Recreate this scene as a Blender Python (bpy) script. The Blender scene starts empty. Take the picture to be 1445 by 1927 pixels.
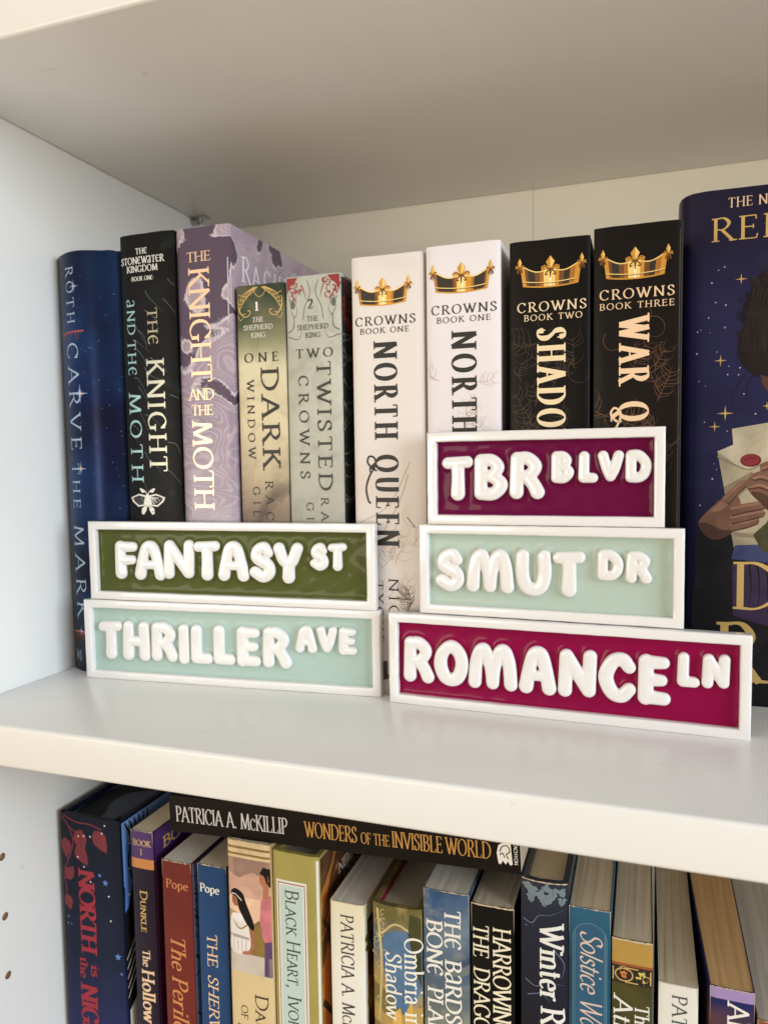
import bpy, bmesh, math, random
import numpy as np
from mathutils import Vector, Matrix
random.seed(7)
S = 0.01                      # the script works in centimetres
SC = bpy.context.scene
COL = SC.collection

# ------------------------------------------------------------------ camera, world, lamps
cam = bpy.data.cameras.new('camera'); camo = bpy.data.objects.new('camera', cam); COL.objects.link(camo)
SC.camera = camo
cam.sensor_fit = 'AUTO'; cam.sensor_width = 36.0; cam.lens = 36.0 * 1408.09 / 1927
yaw, pitch, roll = 0.335420544, -0.068289124, -0.0146961068
cy, sy, cp, sp, cr, sr = math.cos(yaw), math.sin(yaw), math.cos(pitch), math.sin(pitch), math.cos(roll), math.sin(roll)
F = Vector((-sy*cp, cy*cp, sp)); R0 = Vector((cy, sy, 0)); U0 = R0.cross(F)
Rv = cr*R0 + sr*U0; Uv = -sr*R0 + cr*U0
m = Matrix((Rv, Uv, -F)).transposed().to_4x4(); m.translation = Vector((31.181, -25.399, 11.640))*S
camo.matrix_world = m
cam.clip_start = 0.01; cam.clip_end = 50
cam.dof.use_dof = True; cam.dof.focus_distance = 0.345; cam.dof.aperture_fstop = 11.0

world = bpy.data.worlds.new('World'); SC.world = world; world.use_nodes = True
wn = world.node_tree; bg = wn.nodes['Background']
tc = wn.nodes.new('ShaderNodeTexCoord'); sx = wn.nodes.new('ShaderNodeSeparateXYZ'); rp = wn.nodes.new('ShaderNodeValToRGB')
wn.links.new(tc.outputs['Generated'], sx.inputs[0])
mr = wn.nodes.new('ShaderNodeMapRange'); mr.inputs[1].default_value = -1; mr.inputs[2].default_value = 1
wn.links.new(sx.outputs[2], mr.inputs[0]); wn.links.new(mr.outputs[0], rp.inputs[0])
e_ = rp.color_ramp.elements
e_[0].color = (0.74, 0.58, 0.39, 1); e_[0].position = .28
e_[1].color = (0.66, 0.645, 0.61, 1); e_[1].position = .72
x_ = e_.new(.48); x_.color = (0.92, 0.76, 0.52, 1)
wn.links.new(rp.outputs[0], bg.inputs[0]); bg.inputs[1].default_value = 0.82

def area(name, loc, target, size, size_y, power, color):
    l = bpy.data.lights.new(name, 'AREA'); l.shape = 'RECTANGLE'; l.size = size; l.size_y = size_y; l.energy = power; l.color = color
    o = bpy.data.objects.new(name, l); COL.objects.link(o); o.location = Vector(loc)*S
    d = (Vector(target) - Vector(loc)); o.rotation_euler = d.to_track_quat('-Z', 'Y').to_euler()
    return o
area('window_light', (218, -76, 48), (3, 9, 6), 1.1, 1.0, 49, (0.78, 0.90, 1.0))
area('warm_room_light', (-85, -165, 6), (34, 18, 22), 1.4, 0.5, 19.0, (1.0, 0.91, 0.76))
area('ceiling_lamp', (-12, -52, 78), (22, 9, 7), 0.08, 0.08, 0.8, (1.0, 0.80, 0.55))
SC.view_settings.view_transform = 'Standard'; SC.view_settings.look = 'None'
SC.view_settings.exposure = -0.17; SC.view_settings.gamma = 1.0; SC.view_settings.use_curve_mapping = False
SC.cycles.use_denoising = True; SC.cycles.max_bounces = 10; SC.cycles.diffuse_bounces = 6

# ------------------------------------------------------------------ materials
def C(r, g, b):
    f = lambda v: (v/255/12.92 if v/255 <= .04045 else ((v/255+.055)/1.055)**2.4)
    return (f(r), f(g), f(b), 1)
MATS = {}
def M(name, col, rough=.5, spec=.5, coat=0, metal=0, bump=0, bscale=200, coat_rough=.1):
    if name in MATS: return MATS[name]
    mt = bpy.data.materials.new(name); mt.use_nodes = True; nt = mt.node_tree; b = nt.nodes['Principled BSDF']
    b.inputs['Base Color'].default_value = col; b.inputs['Roughness'].default_value = rough
    b.inputs['Specular IOR Level'].default_value = spec; b.inputs['Metallic'].default_value = metal
    b.inputs['Coat Weight'].default_value = coat; b.inputs['Coat Roughness'].default_value = coat_rough
    if bump:
        t = nt.nodes.new('ShaderNodeTexCoord'); n = nt.nodes.new('ShaderNodeTexNoise'); n.inputs['Scale'].default_value = bscale; n.inputs['Detail'].default_value = 4
        bp = nt.nodes.new('ShaderNodeBump'); bp.inputs['Strength'].default_value = bump; bp.inputs['Distance'].default_value = .0006
        nt.links.new(t.outputs['Object'], n.inputs['Vector']); nt.links.new(n.outputs['Fac'], bp.inputs['Height']); nt.links.new(bp.outputs[0], b.inputs['Normal'])
    MATS[name] = mt; return mt
def art(name, stops, layers=(), rough=.4, spec=.14, coat=0, bump=.08, metal=0):
    """printed cover: colours along height (cm, object z) and noise layers (kind, scale, lo, hi, colour, strength[, z0, z1, stretch])"""
    mt = bpy.data.materials.new(name); mt.use_nodes = True; nt = mt.node_tree; b = nt.nodes['Principled BSDF']
    b.inputs['Roughness'].default_value = rough; b.inputs['Specular IOR Level'].default_value = spec; b.inputs['Coat Weight'].default_value = coat; b.inputs['Metallic'].default_value = metal
    t = nt.nodes.new('ShaderNodeTexCoord'); sep = nt.nodes.new('ShaderNodeSeparateXYZ'); nt.links.new(t.outputs['Object'], sep.inputs[0])
    rr = nt.nodes.new('ShaderNodeValToRGB'); mrr = nt.nodes.new('ShaderNodeMapRange')
    z0, z1 = stops[0][0], max(stops[-1][0], stops[0][0]+.1)
    mrr.inputs[1].default_value = z0*S; mrr.inputs[2].default_value = z1*S
    nt.links.new(sep.outputs[2], mrr.inputs[0]); nt.links.new(mrr.outputs[0], rr.inputs[0])
    e = rr.color_ramp.elements
    e[0].position = 0; e[0].color = stops[0][1]; e[1].position = 1; e[1].color = stops[-1][1]
    for z, c in stops[1:-1]:
        x = e.new((z-z0)/(z1-z0)); x.color = c
    out = rr.outputs[0]
    for L in layers:
        kind, sc, lo, hi, col, st = L[:6]
        mp = nt.nodes.new('ShaderNodeMapping'); nt.links.new(t.outputs['Object'], mp.inputs[0])
        mp.inputs['Location'].default_value = (random.random(), random.random(), random.random())
        if len(L) > 8: mp.inputs['Scale'].default_value = L[8]
        if kind == 'noise':
            n = nt.nodes.new('ShaderNodeTexNoise'); n.inputs['Detail'].default_value = 5; n.inputs['Distortion'].default_value = .8
        elif kind == 'swirl':
            n = nt.nodes.new('ShaderNodeTexNoise'); n.inputs['Detail'].default_value = 3; n.inputs['Distortion'].default_value = 4
        elif kind == 'wave':
            n = nt.nodes.new('ShaderNodeTexWave'); n.inputs['Distortion'].default_value = 14; n.inputs['Detail'].default_value = 2; n.inputs['Detail Scale'].default_value = .6
        elif kind in ('agate', 'patch', 'rim'):
            n = nt.nodes.new('ShaderNodeTexNoise'); n.inputs['Detail'].default_value = 1.6; n.inputs['Distortion'].default_value = 1.1; mp.inputs['Location'].default_value = (.37, .11, .52)
        elif kind == 'speck':
            n = nt.nodes.new('ShaderNodeTexVoronoi')
        n.inputs['Scale'].default_value = sc; nt.links.new(mp.outputs[0], n.inputs['Vector'])
        r2 = nt.nodes.new('ShaderNodeMapRange'); r2.inputs[1].default_value = lo; r2.inputs[2].default_value = hi; r2.inputs[3].default_value = 0; r2.inputs[4].default_value = st
        r2.clamp = True
        src = n.outputs['Distance' if kind == 'speck' else ('Color' if kind == 'wave' else 'Fac')]
        if kind == 'agate':
            a1 = nt.nodes.new('ShaderNodeMath'); a1.operation = 'MULTIPLY'; a1.inputs[1].default_value = 190; nt.links.new(src, a1.inputs[0])
            a2 = nt.nodes.new('ShaderNodeMath'); a2.operation = 'SINE'; nt.links.new(a1.outputs[0], a2.inputs[0]); src = a2.outputs[0]
        if kind == 'rim':
            a1 = nt.nodes.new('ShaderNodeMath'); a1.operation = 'SUBTRACT'; a1.inputs[1].default_value = .545; nt.links.new(src, a1.inputs[0])
            a2 = nt.nodes.new('ShaderNodeMath'); a2.operation = 'ABSOLUTE'; nt.links.new(a1.outputs[0], a2.inputs[0])
            a3 = nt.nodes.new('ShaderNodeTexNoise'); a3.inputs['Scale'].default_value = 700; nt.links.new(t.outputs['Object'], a3.inputs['Vector'])
            a4 = nt.nodes.new('ShaderNodeMath'); a4.operation = 'MULTIPLY_ADD'; a4.inputs[1].default_value = .05; a4.inputs[2].default_value = -.02; nt.links.new(a3.outputs['Fac'], a4.inputs[0])
            a5 = nt.nodes.new('ShaderNodeMath'); a5.operation = 'ADD'; nt.links.new(a2.outputs[0], a5.inputs[0]); nt.links.new(a4.outputs[0], a5.inputs[1]); src = a5.outputs[0]
        nt.links.new(src, r2.inputs[0])
        fac = r2.outputs[0]
        if len(L) > 7 and L[6] is not None:
            for (a, bb) in ((L[6]-.6, L[6]+.6), (L[7]+.6, L[7]-.6)):
                g = nt.nodes.new('ShaderNodeMapRange'); g.inputs[1].default_value = a*S; g.inputs[2].default_value = bb*S
                nt.links.new(sep.outputs[2], g.inputs[0]); mu = nt.nodes.new('ShaderNodeMath'); mu.operation = 'MULTIPLY'
                nt.links.new(fac, mu.inputs[0]); nt.links.new(g.outputs[0], mu.inputs[1]); fac = mu.outputs[0]
        mx = nt.nodes.new('ShaderNodeMix'); mx.data_type = 'RGBA'
        nt.links.new(fac, mx.inputs[0]); nt.links.new(out, mx.inputs[6]); mx.inputs[7].default_value = col; out = mx.outputs[2]
    nt.links.new(out, b.inputs['Base Color'])
    if bump:
        n = nt.nodes.new('ShaderNodeTexNoise'); n.inputs['Scale'].default_value = 60; n.inputs['Detail'].default_value = 5
        bp = nt.nodes.new('ShaderNodeBump'); bp.inputs['Strength'].default_value = bump; bp.inputs['Distance'].default_value = .001
        nt.links.new(t.outputs['Object'], n.inputs['Vector']); nt.links.new(n.outputs['Fac'], bp.inputs['Height']); nt.links.new(bp.outputs[0], b.inputs['Normal'])
    return mt
def P_(name, col, rough=.45, amt=.75):
    d_ = tuple(c*.58 for c in col[:3])+(1,); l_ = tuple(min(1, c*1.45+.01) for c in col[:3])+(1,)
    return art(name, [(0, col), (30, col)], [('noise', 45, .5, .72, d_, amt), ('noise', 60, .52, .75, l_, amt*.8), ('noise', 150, .5, .8, d_, .3)], rough=rough)
def paper(name, col, dark):
    dark = tuple(c*.78+d*.22 for c, d in zip(col, dark))
    mt = bpy.data.materials.new(name); mt.use_nodes = True; nt = mt.node_tree; b = nt.nodes['Principled BSDF']; b.inputs['Roughness'].default_value = .85; b.inputs['Specular IOR Level'].default_value = .15
    t = nt.nodes.new('ShaderNodeTexCoord'); mp = nt.nodes.new('ShaderNodeMapping'); mp.inputs['Scale'].default_value = (1, .012, .012)
    n = nt.nodes.new('ShaderNodeTexNoise'); n.inputs['Scale'].default_value = 3200; n.inputs['Detail'].default_value = 4
    n2 = nt.nodes.new('ShaderNodeTexNoise'); n2.inputs['Scale'].default_value = 40; n2.inputs['Detail'].default_value = 5
    mu = nt.nodes.new('ShaderNodeMath'); mu.operation = 'MULTIPLY'
    r = nt.nodes.new('ShaderNodeValToRGB'); r.color_ramp.elements[0].color = dark; r.color_ramp.elements[1].color = col
    r.color_ramp.elements[0].position = .08; r.color_ramp.elements[1].position = .30
    nt.links.new(t.outputs['Object'], mp.inputs[0]); nt.links.new(mp.outputs[0], n.inputs['Vector']); nt.links.new(t.outputs['Object'], n2.inputs['Vector'])
    nt.links.new(n.outputs['Fac'], mu.inputs[0]); nt.links.new(n2.outputs['Fac'], mu.inputs[1]); nt.links.new(mu.outputs[0], r.inputs[0]); nt.links.new(r.outputs[0], b.inputs['Base Color'])
    bp = nt.nodes.new('ShaderNodeBump'); bp.inputs['Strength'].default_value = .2; bp.inputs['Distance'].default_value = .0004
    nt.links.new(n.outputs['Fac'], bp.inputs['Height']); nt.links.new(bp.outputs[0], b.inputs['Normal'])
    return mt

# ------------------------------------------------------------------ mesh helpers
def thing(name, label, cat, loc=(0, 0, 0), rot=(0, 0, 0), group=None):
    o = bpy.data.objects.new(name, None); COL.objects.link(o); o.empty_display_size = .01
    o.location = Vector(loc)*S; o.rotation_euler = rot; o['label'] = label; o['category'] = cat
    if group: o['group'] = group
    return o
def mesh(name, verts, faces, mats, parent=None, smooth=False, idx=None, sharp=None):
    me = bpy.data.meshes.new(name); me.from_pydata([(x*S, y*S, z*S) for x, y, z in verts], [], faces)
    for mt in (mats if isinstance(mats, (list, tuple)) else [mats]): me.materials.append(mt)
    if idx: me.polygons.foreach_set('material_index', idx)
    if smooth: me.polygons.foreach_set('use_smooth', [True]*len(me.polygons))
    me.update()
    if smooth and sharp: me.set_sharp_from_angle(angle=math.radians(sharp))
    o = bpy.data.objects.new(name, me); COL.objects.link(o)
    if parent: o.parent = parent
    return o
def bm_obj(name, bm, mt, parent=None, smooth=False, sharp=None):
    bmesh.ops.recalc_face_normals(bm, faces=bm.faces)
    for v in bm.verts: v.co *= S
    me = bpy.data.meshes.new(name); bm.to_mesh(me); bm.free(); me.materials.append(mt)
    if smooth:
        me.polygons.foreach_set('use_smooth', [True]*len(me.polygons))
        if sharp: me.set_sharp_from_angle(angle=math.radians(sharp))
    o = bpy.data.objects.new(name, me); COL.objects.link(o)
    if parent: o.parent = parent
    return o
def add_box(bm, x0, x1, y0, y1, z0, z1, bev=0, seg=3):
    vs = [bm.verts.new((x, y, z)) for z in (z0, z1) for y in (y0, y1) for x in (x0, x1)]
    fs = [bm.faces.new([vs[i] for i in f]) for f in ((0, 2, 3, 1), (4, 5, 7, 6), (0, 1, 5, 4), (2, 6, 7, 3), (0, 4, 6, 2), (1, 3, 7, 5))]
    if bev: bmesh.ops.bevel(bm, geom=list({e for f in fs for e in f.edges}), offset=bev, segments=seg, affect='EDGES', profile=.5)
def add_cyl(bm, p, ax, r, h, n=20):
    mtx = Matrix.Translation(Vector(p)) @ Vector((0, 0, 1)).rotation_difference(Vector(ax)).to_matrix().to_4x4() @ Matrix.Translation((0, 0, h/2))
    bmesh.ops.create_cone(bm, cap_ends=True, segments=n, radius1=r, radius2=r, depth=h, matrix=mtx)

# ------------------------------------------------------------------ bookcase
LAM = art('white_laminate', [(-90, (0.80, 0.79, 0.775, 1)), (90, (0.80, 0.79, 0.775, 1))], [('noise', 260, .70, .76, (0.45, 0.44, 0.42, 1), .5, None, None, (.25, 1, 1)), ('noise', 7, .4, .8, (0.76, 0.75, 0.73, 1), .6)], rough=.27, spec=.5, bump=.03)
CHIP = M('chipboard', C(158, 126, 102), rough=.9, spec=.1)
STEEL = M('zinc_steel', (0.42, 0.41, 0.40, 1), rough=.3, metal=1)
ZT, TH, ZL, D = 29.38, 1.92, -31.3, 26.0
case = thing('bookcase', 'white laminate bookcase with square shelf edges holding all the books and signs', 'bookcase')
bm = bmesh.new(); add_box(bm, -1.9, 0, -.25, D+.4, -64, 64, .08, 2)
side = bm_obj('side_panel', bm, LAM, case); side.data.materials.append(CHIP)
bm = bmesh.new()
for k in range(-9, 12):
    z = -8.5 + 3.2*k
    if abs(z - ZT) < 1.2 or abs(z + TH) < 3.6: continue
    add_cyl(bm, (-.22, 3.35, z), (1, 0, 0), .20, .6, 24)
cut = bm_obj('cutter', bm, CHIP); cut.data.materials.clear(); cut.data.materials.append(CHIP)
md = side.modifiers.new('holes', 'BOOLEAN'); md.operation = 'DIFFERENCE'; md.object = cut; md.solver = 'EXACT'
try: md.material_mode = 'TRANSFER'
except Exception: pass
bpy.context.view_layer.update()
dg = bpy.context.evaluated_depsgraph_get()
nm = bpy.data.meshes.new_from_object(side.evaluated_get(dg)); side.modifiers.clear(); side.data = nm; nm.name = 'side_panel'
bpy.data.objects.remove(cut)
bm = bmesh.new(); add_box(bm, 76, 77.9, -.25, D+.4, -64, 64, .08, 2); bm_obj('side_panel', bm, LAM, case)
for z in (ZT+TH, 0, ZL, 64-.3, -62):
    bm = bmesh.new(); add_box(bm, .012, 75.988, 0, D-.02, z-TH, z, .16, 4); bm_obj('shelf', bm, LAM, case, smooth=True, sharp=50)
bm = bmesh.new()
add_box(bm, .01, 24.02, D, D+.3, -63.9, 63.9, .02, 1); BACKM = M('back_panel_warm_lit', (0.83, 0.785, 0.69, 1), rough=.4, spec=.4); bm_obj('back_panel', bm, BACKM, case)  # back is white laminate; the warm light on it is tinted into the colour
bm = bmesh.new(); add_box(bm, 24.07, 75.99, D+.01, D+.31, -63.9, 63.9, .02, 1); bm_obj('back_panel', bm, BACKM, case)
for (x, s) in ((0, 1), (76, -1)):
    for z in (ZT, -TH):
        for y in (3.35, 22.7):
            bm = bmesh.new(); add_cyl(bm, (x, y, z-.27), (s, 0, 0), .25, .55, 16); add_box(bm, min(x+.14*s, x+1.25*s), max(x+.14*s, x+1.25*s), y-.42, y+.42, z-.10, z-.008, .03, 2)
            add_cyl(bm, (x+.62*s, y, z-.3), (0, 0, 1), .22, .22, 16)
            bm_obj('shelf_pin', bm, STEEL, case, smooth=True, sharp=40)

# ------------------------------------------------------------------ bubble-letter signs
BUB = {
 'A': [((0, 0, 1.08), (.12, .45, 1), (.30, .88, 1), (.5, .98, 1.02), (.70, .88, 1), (.88, .45, 1), (1, 0, 1.08)), ((.2, .33, .8), (.8, .33, .8))],
 'B': [((0, 0, 1), (.02, 1, 1)), ((.02, 1, 1), (.55, 1, .95), (.86, .78, .9), (.5, .52, .9)), ((.05, .52, .9), (.5, .52, .9), (1, .28, 1), (.62, .0, 1), (0, 0, 1))],
 'C': [((1, .80, .92), (.72, .99, 1), (.30, .92, 1.02), (0, .5, 1.05), (.25, .09, 1.02), (.68, 0, 1), (1, .19, .95))],
 'D': [((0, 0, 1), (.02, 1, 1)), ((.02, 1, 1), (.5, .99, 1), (.92, .72, 1), (1, .45, 1), (.85, .15, 1), (.5, 0, 1), (0, 0, 1))],
 'E': [((0, 0, 1.05), (.02, 1, 1.02)), ((.02, .98, 1), (.96, .98, .86)), ((.02, .5, 1), (.86, .5, .82)), ((0, .02, 1), (1, .0, .92))],
 'F': [((.06, 0, 1.12), (.02, .5, 1.0), (.04, 1, 1)), ((.04, .98, 1), (1, .98, .88)), ((.04, .47, 1), (.92, .50, .84))],
 'H': [((0, 0, 1.1), (.03, 1, 1)), ((1, 0, 1.1), (.96, 1, 1)), ((.02, .48, .95), (.98, .48, .95))],
 'I': [((.5, 0, 1.08), (.5, 1, 1))],
 'L': [((.05, 1, 1), (0, .03, 1.03)), ((0, .02, 1.03), (1, .01, .98))],
 'M': [((0, 0, 1.03), (.05, .6, 1), (.17, .95, 1), (.31, .92, .95), (.44, .45, .92), (.5, .0, .98)), ((.5, .0, .98), (.56, .45, .92), (.69, .92, .95), (.83, .95, 1), (.95, .6, 1), (1, 0, 1.03))],
 'N': [((0, 0, 1.02), (.06, .98, 1)), ((.06, .98, 1), (.93, .05, 1)), ((.95, .04, 1), (1, 1, .98))],
 'O': [((.5, 1, 1), (.12, .80, 1), (0, .45, 1.05), (.18, .1, 1.05), (.5, 0, 1.05), (.82, .1, 1.05), (1, .45, 1.05), (.88, .80, 1), (.5, 1, 1))],
 'R': [((0, 0, 1.05), (.04, 1, 1)), ((.04, .99, 1), (.52, 1, .97), (.88, .76, .95), (.56, .49, .92), (.05, .48, .9)), ((.52, .46, .98), (.80, .22, 1), (.97, 0, 1.06))],
 'S': [((.90, .82, .9), (.62, 1, .96), (.22, .90, .98), (.12, .66, 1), (.45, .52, 1.02), (.88, .38, 1.03), (.92, .13, 1.03), (.52, 0, 1.05), (0, .15, .98))],
 'T': [((0, .96, .92), (1, .99, .92)), ((.5, .95, 1), (.52, .5, 1), (.5, 0, 1.1))],
 'U': [((0, 1, 1), (0, .45, 1), (.16, .1, 1.02), (.5, 0, 1.05), (.84, .1, 1.02), (1, .45, 1), (.98, 1, 1))],
 'V': [((0, 1, 1), (.25, .4, 1), (.48, .02, 1)), ((1, 1, 1), (.75, .4, 1), (.48, .02, 1))],
 'Y': [((0, 1, 1), (.22, .62, 1), (.5, .46, 1)), ((1, 1, 1), (.75, .6, 1), (.54, .4, 1.02), (.5, 0, 1.1))],
}
def spline(P, n=8, closed=False):
    P = [np.array(p, float) for p in P]
    if len(P) < 3: return [P[0]+(P[1]-P[0])*t for t in np.linspace(0, 1, n+1)]
    out = []
    for i in range(len(P)-1):
        p0 = P[i-1] if i > 0 else (P[-2] if closed else 2*P[0]-P[1]); p1, p2 = P[i], P[i+1]
        p3 = P[i+2] if i+2 < len(P) else (P[1] if closed else 2*P[-1]-P[-2])
        for k in range(n):
            t = k/n; out.append(.5*((2*p1)+(-p0+p2)*t+(2*p0-5*p1+4*p2-p3)*t*t+(-p0+3*p1-3*p2+p3)*t**3))
    out.append(P[-1]); return out
def strokes_of(ch, x0, x1, y0, y1, r):
    st = []
    for s in BUB[ch]:
        pts = spline(s, 6, closed=(ch == 'O'))
        f = lambda p: (x0+r+p[0]*(x1-x0-2*r), y0+r+p[1]*(y1-y0-2*r), p[2]*r)
        st += [(f(a), f(b)) for a, b in zip(pts, pts[1:])]
    return st
def field(st, X, Y):
    d = np.full(X.shape, 9.0)
    for (ax, ay, ar), (bx, by, br) in st:
        vx, vy = bx-ax, by-ay; t = np.clip(((X-ax)*vx+(Y-ay)*vy)/(vx*vx+vy*vy+1e-9), 0, 1)
        d = np.minimum(d, np.hypot(X-ax-t*vx, Y-ay-t*vy)-(ar+t*(br-ar)))
    return d
def bubble(ch, x0, x1, y0, y1, r, H, mt, root, ybase):
    """one pillow-shaped letter: a distance field of fat strokes turned into a rounded relief with straight flanks"""
    st = strokes_of(ch, x0, x1, y0, y1, r)
    h = .03
    gx = np.arange(x0-.12, x1+.12+h, h); gy = np.arange(y0-.12, y1+.12+h, h)
    X, Y = np.meshgrid(gx, gy); d = field(st, X, Y)
    # light blur softens the creases where strokes meet
    for _ in range(3):
        p = np.pad(d, 1, mode='edge'); d = (p[1:-1, 1:-1]*4+p[:-2, 1:-1]+p[2:, 1:-1]+p[1:-1, :-2]+p[1:-1, 2:])/8
    prof = lambda dist: H*.50+H*.40*math.sqrt(max(0, 1-(1-min(1, -dist/(r*.46)))**2.1))+H*.10*min(1, -dist/r)**.8
    V, Fc, key = [], [], {}
    def pt(i, j):
        if (i, j) not in key:
            key[(i, j)] = len(V); V.append((gx[i], gy[j], prof(d[j, i])))
        return key[(i, j)]
    def cr_(i, j, i2, j2):
        kk = tuple(sorted(((i, j), (i2, j2))))
        if kk not in key:
            da, db = d[j, i], d[j2, i2]; t = da/(da-db); t = min(.98, max(.02, t)); key[kk] = len(V)
            V.append((gx[i]+t*(gx[i2]-gx[i]), gy[j]+t*(gy[j2]-gy[j]), prof(0)))
        return key[kk]
    ins = d < 0; ed = {}
    ny, nx = d.shape
    for j in range(ny-1):
        for i in range(nx-1):
            c = [(i, j), (i+1, j), (i+1, j+1), (i, j+1)]; q = [ins[b, a] for a, b in c]
            if not any(q): continue
            poly = []
            for n in range(4):
                a, b = c[n], c[(n+1) % 4]
                if q[n]: poly.append(pt(*a))
                if q[n] != q[(n+1) % 4]: poly.append(cr_(*a, *b))
            Fc.append(poly)
            for u, v in zip(poly, poly[1:]+poly[:1]): ed[(u, v)] = 1
    nb = {}
    for (u, v) in list(ed):
        if (v, u) not in ed:
            for w in (u, v):
                if w not in nb: nb[w] = len(V); V.append((V[w][0], V[w][1], 0))
            Fc.append([v, u, nb[u], nb[v]])
    o = mesh('letter', [(x, ybase-z, y) for x, y, z in V], Fc, mt, root, smooth=True)
    return o

WHITE = M('white_gloss_resin', (0.78, 0.755, 0.745, 1), rough=.17, spec=.5, coat=.6, coat_rough=.04, bump=.16, bscale=90)
def sign(label, col, a, b, z0, h, letters, name):
    a, b = Vector(a), Vector(b); L = (b-a).length; ang = math.atan2(b.y-a.y, b.x-a.x)
    t = thing('street_sign', label, 'sign', (a.x, a.y, z0), (0, 0, ang), 'miniature street signs with bubble letters')
    T, bw, rec = .60, .44, .36
    # frame: rounded section swept round the rectangle
    bm = bmesh.new()
    sec = []
    rr = .085
    def arc(cx, cyy, r, a0, a1, n=4): return [(cx+r*math.cos(math.radians(a0+(a1-a0)*i/n)), cyy+r*math.sin(math.radians(a0+(a1-a0)*i/n))) for i in range(n+1)]
    sec += [(0.02, T)] + arc(rr, rr, rr, 180, 270) + arc(bw-rr, rr, rr, 270, 360) + [(bw+.025, rec+.05), (bw-.1, T)]
    rings = []
    cor = [(0, 0, 1, 1), (L, 0, -1, 1), (L, h, -1, -1), (0, h, 1, -1)]
    for k in range(4):
        x, z, dx, dz = cor[k]; nx_, nz_, _, _ = cor[(k+1) % 4]
        for i in range(0, 24 if k % 2 == 0 else 8):
            f = i/(24 if k % 2 == 0 else 8); x2, z2, dx2, dz2 = cor[(k+1) % 4]
            rings.append((x, z, dx, dz, x2, z2, dx2, dz2, f))
    vs = []
    rnd = random.Random(sum(map(ord, name)))
    for (x, z, dx, dz, x2, z2, dx2, dz2, f) in rings:
        row = []
        wob = rnd.uniform(-.006, .006)
        for (o_, y) in sec:
            p = Vector((x+dx*o_, y, z+dz*o_)); q = Vector((x2+dx2*o_, y, z2+dz2*o_)); v = p.lerp(q, f)
            if 0 < f: v += Vector((wob, wob, wob))
            row.append(bm.verts.new(v))
        vs.append(row)
    n = len(vs)
    for i in range(n):
        for j in range(len(sec)-1): bm.faces.new((vs[i][j], vs[(i+1) % n][j], vs[(i+1) % n][j+1], vs[i][j+1]))
    bm_obj('frame', bm, WHITE, t, smooth=True, sharp=55)
    pm = M('sign_paint_'+name, col, rough=.3, spec=.08, coat=.14, coat_rough=.03, bump=.12, bscale=60)
    # painted panel: fine sheet whose surface rides up slightly (meniscus) near letters and frame
    nx, nz = int(L/.03), int(h/.03); V = []; Fc = []
    GX, GZ = np.meshgrid(np.linspace(bw-.03, L-bw+.03, nx+1), np.linspace(bw-.03, h-bw+.03, nz+1)); dist = np.full(GX.shape, 9.0)
    for k in letters.split():
        x0, x1, y0, y1 = map(float, k[1:].split(',')); rr_ = .305 if (y1-y0) > 1.7 else .228
        if k[0] == 'I': rr_ = min(rr_, (x1-x0)/2/1.06)
        dist = np.minimum(dist, field(strokes_of(k[0], x0-.02, x1+.02, y0-.02, y1+.02, rr_), GX, GZ))
    for j in range(nz+1):
        for i in range(nx+1):
            x, z = GX[j, i], GZ[j, i]
            e = min(x-bw, L-bw-x, z-bw, h-bw-z); q = max(0, float(dist[j, i]))
            y = rec - .09*math.exp(-max(0, e)/.09) - .075*math.exp(-q/.09) + .006*math.sin(x*5.1+1.3*math.sin(z*3))*math.sin(z*4.3+x)
            V.append((x, y, z))
    for j in range(nz):
        for i in range(nx): q = j*(nx+1)+i; Fc.append((q, q+1, q+nx+2, q+nx+1))
    k0 = len(V); V += [(bw-.05, T-.01, bw-.05), (L-bw+.05, T-.01, bw-.05), (L-bw+.05, T-.01, h-bw+.05), (bw-.05, T-.01, h-bw+.05)]; Fc.append((k0+3, k0+2, k0+1, k0))
    mesh('panel', V, Fc, pm, t, smooth=True)
    for k in letters.split():
        x0, x1, y0, y1 = map(float, k[1:].split(','))
        r = .305 if (y1-y0) > 1.7 else .228
        if k[0] == 'I': r = min(r, (x1-x0)/2/1.06)
        bubble(k[0], x0-.02, x1+.02, y0-.02, y1+.02, r, .29, WHITE, t, rec)
    return t
sign('pale mint sign reading THRILLER AVE, standing on the shelf under the olive sign', C(170, 191, 183), (2.33, 7.34), (19.02, 8.64), 0, 4.33,
     'T0.76,2.24,1.10,3.20 H2.28,3.86,1.10,3.21 R4.01,5.54,1.13,3.21 I5.61,6.23,1.05,3.17 L6.34,7.59,1.09,3.17 L7.65,8.87,1.11,3.20 E8.99,10.32,1.11,3.19 R10.44,11.99,1.13,3.23 A12.26,13.34,2.01,3.40 V13.39,14.45,2.05,3.39 E14.56,15.49,2.00,3.38', 'mint')
sign('olive green sign reading FANTASY ST, stacked on the mint sign at the left', C(78, 84, 38), (2.70, 7.5), (18.85, 8.5), 4.35, 4.25,
     'F1.52,2.90,1.17,3.19 A2.75,4.52,1.14,3.25 N4.47,6.27,1.22,3.30 T6.25,7.77,1.22,3.30 A7.69,9.36,1.22,3.30 S9.44,10.86,1.20,3.27 Y10.79,12.35,1.20,3.24 S12.76,13.73,1.88,3.26 T13.70,14.69,1.90,3.28', 'olive')
sign('crimson sign reading ROMANCE LN, widest of the right stack and standing on the shelf', C(132, 0, 60), (19.64, 8.07), (35.35, 7.57), 0, 4.38,
     'R0.72,2.21,1.09,3.25 O2.24,3.85,1.06,3.21 M3.89,6.14,1.08,3.23 A6.26,7.86,1.08,3.26 N7.98,9.63,1.08,3.23 C9.72,11.26,1.05,3.22 E11.36,12.66,1.08,3.23 L12.91,13.77,1.98,3.43 N13.86,14.92,2.02,3.46', 'crimson')
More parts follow.
